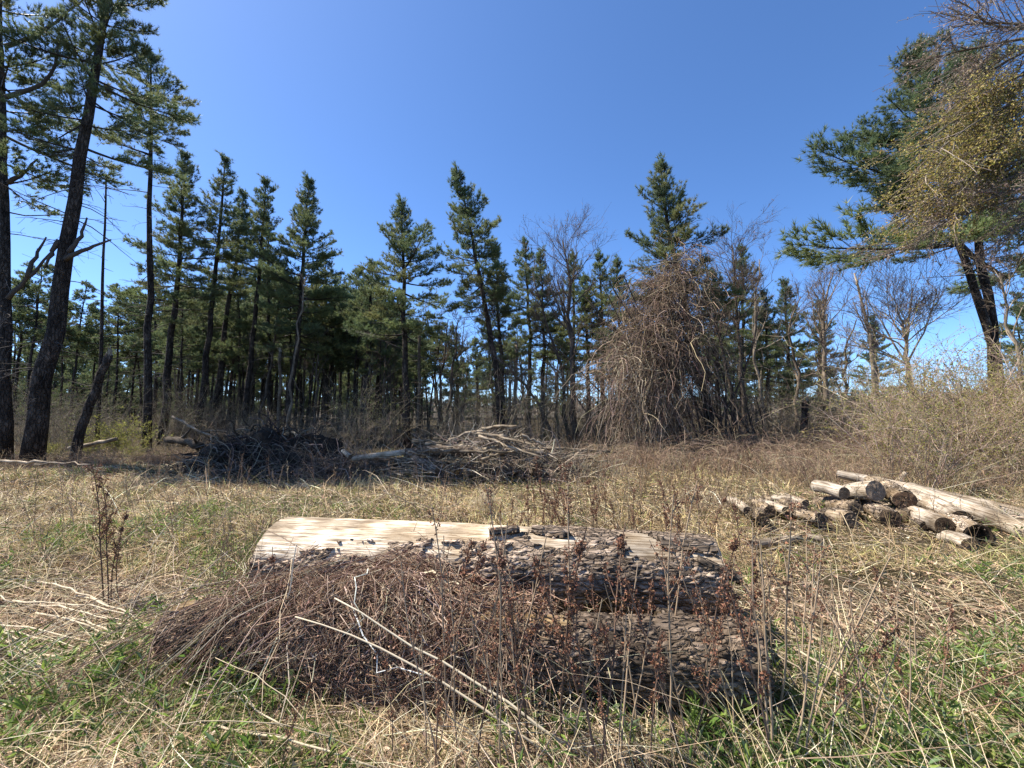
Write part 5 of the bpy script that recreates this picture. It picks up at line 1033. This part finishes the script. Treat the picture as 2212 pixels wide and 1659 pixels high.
# dead vines draped over the logs
def dead_vines():
    rng = np.random.default_rng(840); b = MB()
    def ctr(x, f):   # point on the drape: f=0 at the upper log, 1 on the ground before the lower log
        s = (x + 2.1) / 3.8; yu = 3.88 - .52 * s; yl = 3.02 - .56 * (x + 2.32) / 3.94
        ys_ = np.stack([yu - .22, yu - .36, (yu + yl) / 2 - .03, yl - .02, yl - .24, yl - .33], -1); hump = np.exp(-((x + .78) / .42) ** 2); zs_ = np.stack([.17 + .33 * hump, .18 + .26 * hump, .26 + .14 * hump, .44 + .03 * hump, .27 + 0 * x, .02 + 0 * x], -1)
        g = np.clip(f, 0, 1) * 5; i = np.minimum(g.astype(int), 4); r = g - i; k = np.arange(len(x))
        return ys_[k, i] * (1 - r) + ys_[k, i + 1] * r, zs_[k, i] * (1 - r) + zs_[k, i + 1] * r
    n = 4300; x0 = rng.normal(-.70, .5, n); x0 = np.where((x0 > .12) | (x0 < -1.9), rng.uniform(-1.6, .12, n), x0); f0 = rng.beta(1.6, 1.2, n) * .92; span = rng.uniform(.12, .45, n); Kk = 7; A = np.zeros((n, Kk, 3))
    drift = rng.normal(-.08, .28, n); wig = np.cumsum(rng.normal(size=(n, Kk)) * .045, 1); wz = np.cumsum(rng.normal(size=(n, Kk)) * .022, 1); lift = rng.uniform(-.03, .07, n)
    for k in range(Kk):
        t = k / (Kk - 1); x = x0 + drift * t + wig[:, k]; yy, zz = ctr(x, f0 + span * t); A[:, k] = np.stack([x, yy - rng.normal(size=n) * .008 - .02, zz + lift + wz[:, k] * 1.3], -1)
    A[:, :, 2] = np.maximum(A[:, :, 2], .01)
    cols = [(0.29, 0.185, 0.125), (0.19, 0.115, 0.08), (0.42, 0.30, 0.205), (0.58, 0.47, 0.34)]
    keep = fbm(x0 * 3.5, f0 * 5, 845, 3) + rng.normal(size=n) * .05 > .44; A = A[keep]; n = len(A)
    tubes(b, A, (.0022 * np.exp(rng.normal(size=n) * .5))[:, None] * np.linspace(1.15, .6, Kk)[None], 3, tints(rng, n, cols, .3, [.4, .3, .2, .1]))
    i = rng.integers(0, n, 5200); p, d = kids(rng, A, i, rng.uniform(.1, 1, 5200), np.radians(rng.uniform(25, 95, 5200))); tris_along(b, p, norm(d + np.array([0, -.15, .1])), rng.uniform(.03, .16, 5200), np.full(5200, .0042), tints(rng, 5200, cols, .3), rng)
    # fan of straight stems spreading down to the left
    n = 110; st = np.stack([rng.normal(-1.5, .35, n), rng.normal(3.15, .14, n), rng.normal(.50, .09, n)], -1); en = np.stack([rng.normal(-2.0, .5, n), rng.uniform(2.15, 2.75, n), rng.uniform(.0, .08, n)], -1)
    t = np.linspace(0, 1, 7)[None, :, None]; F = st[:, None] * (1 - t) + en[:, None] * t; F[:, :, 2] += (np.sin(np.linspace(0, 1, 7) * math.pi) * .12)[None] * rng.uniform(.3, 1.3, (n, 1)); F[:, :, :2] += np.cumsum(rng.normal(size=(n, 7, 2)) * .022, 1)
    tubes(b, F, rng.uniform(.0016, .0036, n)[:, None] * np.ones((1, 7)), 3, tints(rng, n, [(0.36, 0.25, 0.17), (0.24, 0.15, 0.105), (0.52, 0.42, 0.31)], .2))
    m = 7000; x = np.clip(rng.normal(-.75, .55, m), -2.0, .25); f = rng.uniform(.1, 1, m); yy, zz = ctr(x, f); p = np.stack([x, yy - rng.uniform(0, .08, m), zz + rng.uniform(-.02, .1, m)], -1); p[:, 2] = np.maximum(p[:, 2], .015)
    L = rng.uniform(.008, .026, m); leaves(b, p, norm(rng.normal(size=p.shape)), L, L * .6, tints(rng, m, [(0.21, 0.12, 0.08), (0.14, 0.08, 0.055), (0.32, 0.21, 0.14)], .25), rng, .4)
    tag(b.build('dead_vines', M['straw']), 'reddish brown mass of dead vines draped over the front logs', 'vines', kind='stuff')
dead_vines()

# tall dead dock stalks with seed clusters
def dock(seed, H, nbr, col, nseed, branch=.28):
    rng = np.random.default_rng(seed); root = empty('weed_stalk', (0, 0, 0)); b = MB()
    A = grow(rng, np.zeros((1, 3)), np.array([[.03, 0, 1.0]]), H, 10, .035, (0.03, 0, 0)); tubes(b, A, np.linspace(.0062, .0026, 10)[None], 5, col)
    i = np.zeros(nbr, int); t = np.sort(rng.uniform(.35, .97, nbr)); p, d = kids(rng, A, i, t, np.radians(rng.uniform(15, 40, nbr))); B = grow(rng, p, d, H * branch * rng.uniform(.4, 1.1, nbr) * (1.2 - t), 6, .06, (0, 0, .3)); tubes(b, B, np.full((nbr, 1), .0030) * np.linspace(1.1, .5, 6)[None], 4, col)
    st_ = b.build('stem', M['twig'], root, True)
    if nseed:
        s = MB(); j = rng.integers(0, nbr + 1, nseed); pA, _ = sample(A, np.zeros(nseed, int), rng.uniform(.5, 1, nseed)); pB, _ = sample(B, np.minimum(j, nbr - 1), rng.uniform(.3, 1, nseed)); p = np.where((j == nbr)[:, None], pA, pB)
        p = p[:, None] + rng.normal(size=(nseed, 7, 3)) * .009; p = p.reshape(-1, 3); n = len(p); L = rng.uniform(.008, .017, n)
        leaves(s, p, norm(rng.normal(size=p.shape)), L, L * .8, tints(rng, n, [(0.20, 0.09, 0.05), (0.13, 0.06, 0.038), (0.27, 0.14, 0.08)], .2), rng, .4); s.build('seed_clusters', M['straw'], st_)
    return root
DB = (0.13, 0.085, 0.06); TN = (0.34, 0.25, 0.165); PA = (0.58, 0.48, 0.33)
dp = [dock(850, 1.0, 9, DB, 60), dock(851, 0.85, 7, (0.2, 0.13, 0.09), 45), dock(852, 1.1, 6, TN, 20), dock(853, .9, 5, TN, 0, .2), dock(854, 1.25, 12, DB, 95)]
dfirst = [True] * 5
def put(k, x, y, s, rot, label, group):
    loc = (x, y, float(gz(x, y)) - .01)
    if dfirst[k]:
        o = dp[k]; dfirst[k] = False; o.location = loc; o.rotation_euler = rot; o.scale = (s,) * 3; tag(o, label, 'weed', group)
    else: o = dup(dp[k], loc, rot, s, label, group); o['category'] = 'weed'
def gpt(u2, v2):    # ground point seen at a place of the photograph
    d = EYE * FPX / (v2 * K2 - HORIZON); return (u2 * K2 - 512) / FPX * d, d
rng = np.random.default_rng(860)
x0, y0 = gpt(262, 1290)
for k, (dx, s, tl) in enumerate([(0, .98, -.10), (.03, .90, -.13), (-.03, .84, -.07), (.05, .72, -.16)]):
    put(4 if k < 2 else 0, x0 + dx, y0 + rng.normal() * .03, s, (rng.normal() * .03, tl, rng.uniform(0, 6.28) * 0), 'dark brown seed stalk of the clump standing in the left foreground', 'dark seed stalk clump at left')
for k in range(64):
    u = rng.uniform(930, 1740); v = rng.uniform(1440, 1650); x, y = gpt(u, v)
    put(int(rng.choice([0, 1, 2, 3, 3, 2, 3, 2])), x, y, rng.uniform(.65, 1.15), (rng.normal() * .1, rng.normal(-.04, .14), rng.uniform(0, 6.28)), 'tall brown weed stalk standing before the dark front log', 'weed stalks before the front log')
for k in range(34):
    u = rng.uniform(1060, 1600); x, y = gpt(u, rng.uniform(1130, 1210))
    put(int(rng.choice([0, 1, 4, 1])), x, y, rng.uniform(.6, .9), (rng.normal() * .1, rng.normal(0, .1), rng.uniform(0, 6.28)), 'reddish seed stalk standing behind the large grey log', 'seed stalks behind the large log')
for k in range(40):
    u = rng.uniform(1560, 2050); v = rng.uniform(1330, 1600); x, y = gpt(u, v)
    put(int(rng.choice([2, 3, 3, 1])), x, y, rng.uniform(.45, .9), (rng.normal() * .2, rng.normal(-.2, .25), rng.uniform(0, 6.28)), 'tan weed stalk right of the two big logs', 'weed stalks right of the big logs')
for k, (u, v, s) in enumerate([(615, 1430, .75), (950, 1655, .72), (860, 1630, .5), (1300, 1640, .8), (630, 1650, .5), (1390, 1655, .75)]):
    x, y = gpt(u, min(v, 1640)); put(k % 2, x, y, s, (rng.normal() * .06, rng.normal(0, .06), rng.uniform(0, 6.28)), 'single dark weed stalk rising from the bottom foreground grass', 'single weed stalks in the foreground')

# pale canes lying in the foreground
def cane(label, a, b, r, seed, col, lift=.05, group=None, bow=0.03):
    rng = np.random.default_rng(seed); (xa, ya), (xb, yb) = a[:2], b[:2]; za = a[2] if len(a) > 2 else lift * .3; zb = b[2] if len(b) > 2 else lift
    t = np.linspace(0, 1, 9)[:, None]; p = np.array([[xa, ya, za]]) * (1 - t) + np.array([[xb, yb, zb]]) * t; p[:, 2] += np.sin(t[:, 0] * math.pi) * bow + .01; p[1:-1] += rng.normal(size=(7, 3)) * .006
    base = p[0].copy(); m = MB(); tubes(m, p - base, np.linspace(r, r * .55, 9), 6, col, True)
    o = m.build('dry_cane', M['straw'], None, True); o.location = base; tag(o, label, 'cane', group); return o
CL = [((-40, 1320), (165, 1435)), ((-30, 1345), (200, 1395)), ((-40, 1350), (130, 1420)), ((-20, 1375), (160, 1445)), ((0, 1335), (290, 1400)), ((-40, 1420), (120, 1500)), ((-40, 1490), (110, 1530)), ((180, 1325), (330, 1395)), ((110, 1315), (300, 1380)), ((330, 1370), (420, 1470)), ((260, 1375), (320, 1445)),
      ((110, 1250), (260, 1305)), ((120, 1300), (280, 1345)), ((190, 1280), (350, 1350)), ((240, 1340), (420, 1375)), ((-40, 1590), (60, 1620)), ((60, 1290), (330, 1330)), ((-40, 1270), (60, 1300)), ((300, 1330), (450, 1420)), ((130, 1400), (300, 1460)), ((360, 1430), (480, 1500)), ((500, 1480), (640, 1560))]
for k, (a, b) in enumerate(CL):
    cane('thick pale dead cane lying in the lower left grass', gpt(*a), gpt(*b), .0062 * gpt(*b)[1] / 2.4, 870 + k, (0.62, 0.52, 0.36), .035, 'pale canes lying at lower left')
cane('long straight pale cane lying across the bottom foreground', gpt(460, 1545), gpt(830, 1645), .007, 890, (0.55, 0.46, 0.31), .05)
cane('long pale cane leaning against the dead vines, upper of two', (*gpt(1240, 1600), .02), (-1.02, 2.55, .52), .007, 891, (0.6, 0.52, 0.38), bow=.02)
cane('long pale cane leaning against the dead vines, lower of two', (*gpt(1190, 1610), .02), (-1.22, 2.5, .44), .0065, 892, (0.58, 0.49, 0.35), bow=.08)
cane('white upright stick before the left end of large log', (*gpt(612, 1420), 0), (*[W(640, 1180, 2.7)[i] for i in (0, 1)], W(640, 1180, 2.7).z), .0055, 893, (0.62, 0.55, 0.44), bow=0)
cane('pale upright stem before the right part of log pile', (*gpt(1920, 1420), 0), (*[W(1818, 1110, 3.2)[i] for i in (0, 1)], W(1818, 1110, 3.2).z), .0045, 894, (0.52, 0.40, 0.24), bow=0)
cane('long tan stem slanting over the lower right grass', (*gpt(1700, 1480), .25), (*gpt(1980, 1590), .03), .006, 895, (0.55, 0.46, 0.31), bow=.02)
cane('second tan stem slanting over the lower right grass', (*gpt(1640, 1500), .3), (*gpt(1900, 1600), .03), .0045, 896, (0.48, 0.38, 0.25), bow=.02)
rng = np.random.default_rng(899)
for k in range(130):
    u = rng.uniform(0, 2212); v = rng.uniform(1080, 1640); x, y = gpt(u, v)
    if in_logs(np.array([x]), np.array([y]))[0] or (-2.2 < x < .6 and 2.2 < y < 3.3): continue
    a = rng.uniform(-.6, .6) + (math.pi if rng.random() < .5 else 0); L = rng.uniform(.3, .9); bnd = rng.choice([.35, .5, .62])
    reg = 'left' if u < 740 else ('centre' if u < 1475 else 'right')
    cane('thin bent straw stem in the grass of the %s foreground' % reg, (x, y, .02), (x + math.cos(a) * L, y + math.sin(a) * L * .6, rng.uniform(.02, .3)), max(.0025, .0011 * y), 1000 + k, (bnd, bnd * .8, bnd * .52), group='bent straw stems in the %s foreground' % reg, bow=rng.uniform(0, .1))
# broad dock leaves sprouting before the front log
def rosette(x, y, n, L, seed, label):
    rng = np.random.default_rng(seed); root = empty('dock_plant', (x, y, float(gz(x, y))))
    for k in range(n):
        a = rng.uniform(0, 6.28); e = rng.uniform(.5, 1.3); d = np.array([math.cos(a) * math.cos(e), math.sin(a) * math.cos(e), math.sin(e)]); sd = norm(np.cross(d, [0, 0, 1])); up = np.cross(sd, d); LL = L * rng.uniform(.6, 1.1)
        ts = np.linspace(0, 1, 7); wd = np.array([.1, .3, .46, .5, .42, .24, 0.02]) * LL * .36; c = d[None] * (ts * LL)[:, None] - np.array([0, 0, 1])[None] * (ts ** 2 * LL * .35)[:, None]
        v = np.stack([c - sd * wd[:, None] + up * wd[:, None] * .35, c, c + sd * wd[:, None] + up * wd[:, None] * .35], 1); q = []
        for i in range(6): q += [[i * 3, i * 3 + 1, i * 3 + 4, i * 3 + 3], [i * 3 + 1, i * 3 + 2, i * 3 + 5, i * 3 + 4]]
        b = MB(); b.add(v.reshape(-1, 3), q, None, tuple(np.array((0.12, 0.2, 0.045)) * rng.uniform(.7, 1.2))); b.build('leaf', M['leaf'], root, True)
    tag(root, label, 'plant')
for k, (u, v, L, lab) in enumerate([(1500, 1560, .22, 'broad leaved green dock plant before the dark front log'), (1240, 1545, .16, 'broad leaved green weed under the weed stalks, centre foreground'), (1180, 1530, .15, 'green leafy weed left of the centre foreground weed'), (1690, 1545, .13, 'green weed sprouting by the right end of front log'), (360, 1290, .12, 'bright green weed tuft right of the dark stalk clump'), (1290, 1510, .12, 'small green weed right of the centre foreground weed')]):
    x, y = gpt(u, v); rosette(x, y, 8, L, 1200 + k, lab)

# pale plume of old grass and a bleached stump chunk
def plume(x, y, H, seed, label):
    rng = np.random.default_rng(seed); root = empty('grass_plume', (x, y, float(gz(x, y)))); b = MB(); n = 16
    A = grow(rng, rng.normal(size=(n, 3)) * np.array([.05, .05, 0]), np.stack([rng.normal(size=n) * .25, rng.normal(size=n) * .25, np.ones(n)], -1), H * rng.uniform(.6, 1.1, n), 8, .06, (0, 0, -.6)); tubes(b, A, np.full((n, 1), .004) * np.linspace(1, .4, 8)[None], 3, tints(rng, n, [(.6, .52, .36)]))
    b.build('stems', M['straw'], root); s_ = MB(); m = 1400; p, d = sample(A, rng.integers(0, n, m), rng.uniform(.5, 1, m)); p = p + rng.normal(size=p.shape) * .03
    tris_along(s_, p, norm(rng.normal(size=p.shape) + np.array([0, 0, -.8])), rng.uniform(.03, .09, m), np.full(m, .005), tints(rng, m, [(.56, .47, .32), (.46, .36, .22)]), rng); s_.build('seed_clusters', M['straw'], root); tag(root, label, 'grass')
x, y = gpt(1052, 1110); plume(x, y, .42, 1300, 'pale drooping plume of old grass behind the large log')
log('bleached stump chunk standing alone in the brambles behind log pile', W(1932, 1052, 9.0), W(1955, 1022, 9.2), .09, .05, 16, None, (30, 20), .01, .01, None, (1.3, 1.25, 1.15), (1, .95, .9))

# labels of look-alikes: place in the row
ORD = ['first', 'second', 'third', 'fourth', 'fifth', 'sixth', 'seventh', 'eighth', 'ninth', 'tenth', 'eleventh', 'twelfth'] + ['%dth' % k if k % 10 not in (1, 2, 3) else '%d%s' % (k, {1: 'st', 2: 'nd', 3: 'rd'}[k % 10]) for k in range(13, 120)]
ORD[8] = 'ninth'
by = {}
for o in C.objects:
    if o.parent is None and o.get('label') and o.get('kind') not in ('stuff', 'structure'): by.setdefault(o['label'], []).append(o)
for lab, os_ in by.items():
    if len(os_) > 1:
        os_.sort(key=lambda o: o.location.x / max(o.location.y, .1))
        for k, o in enumerate(os_): o['label'] = '%s, %s from left' % (lab, ORD[k])
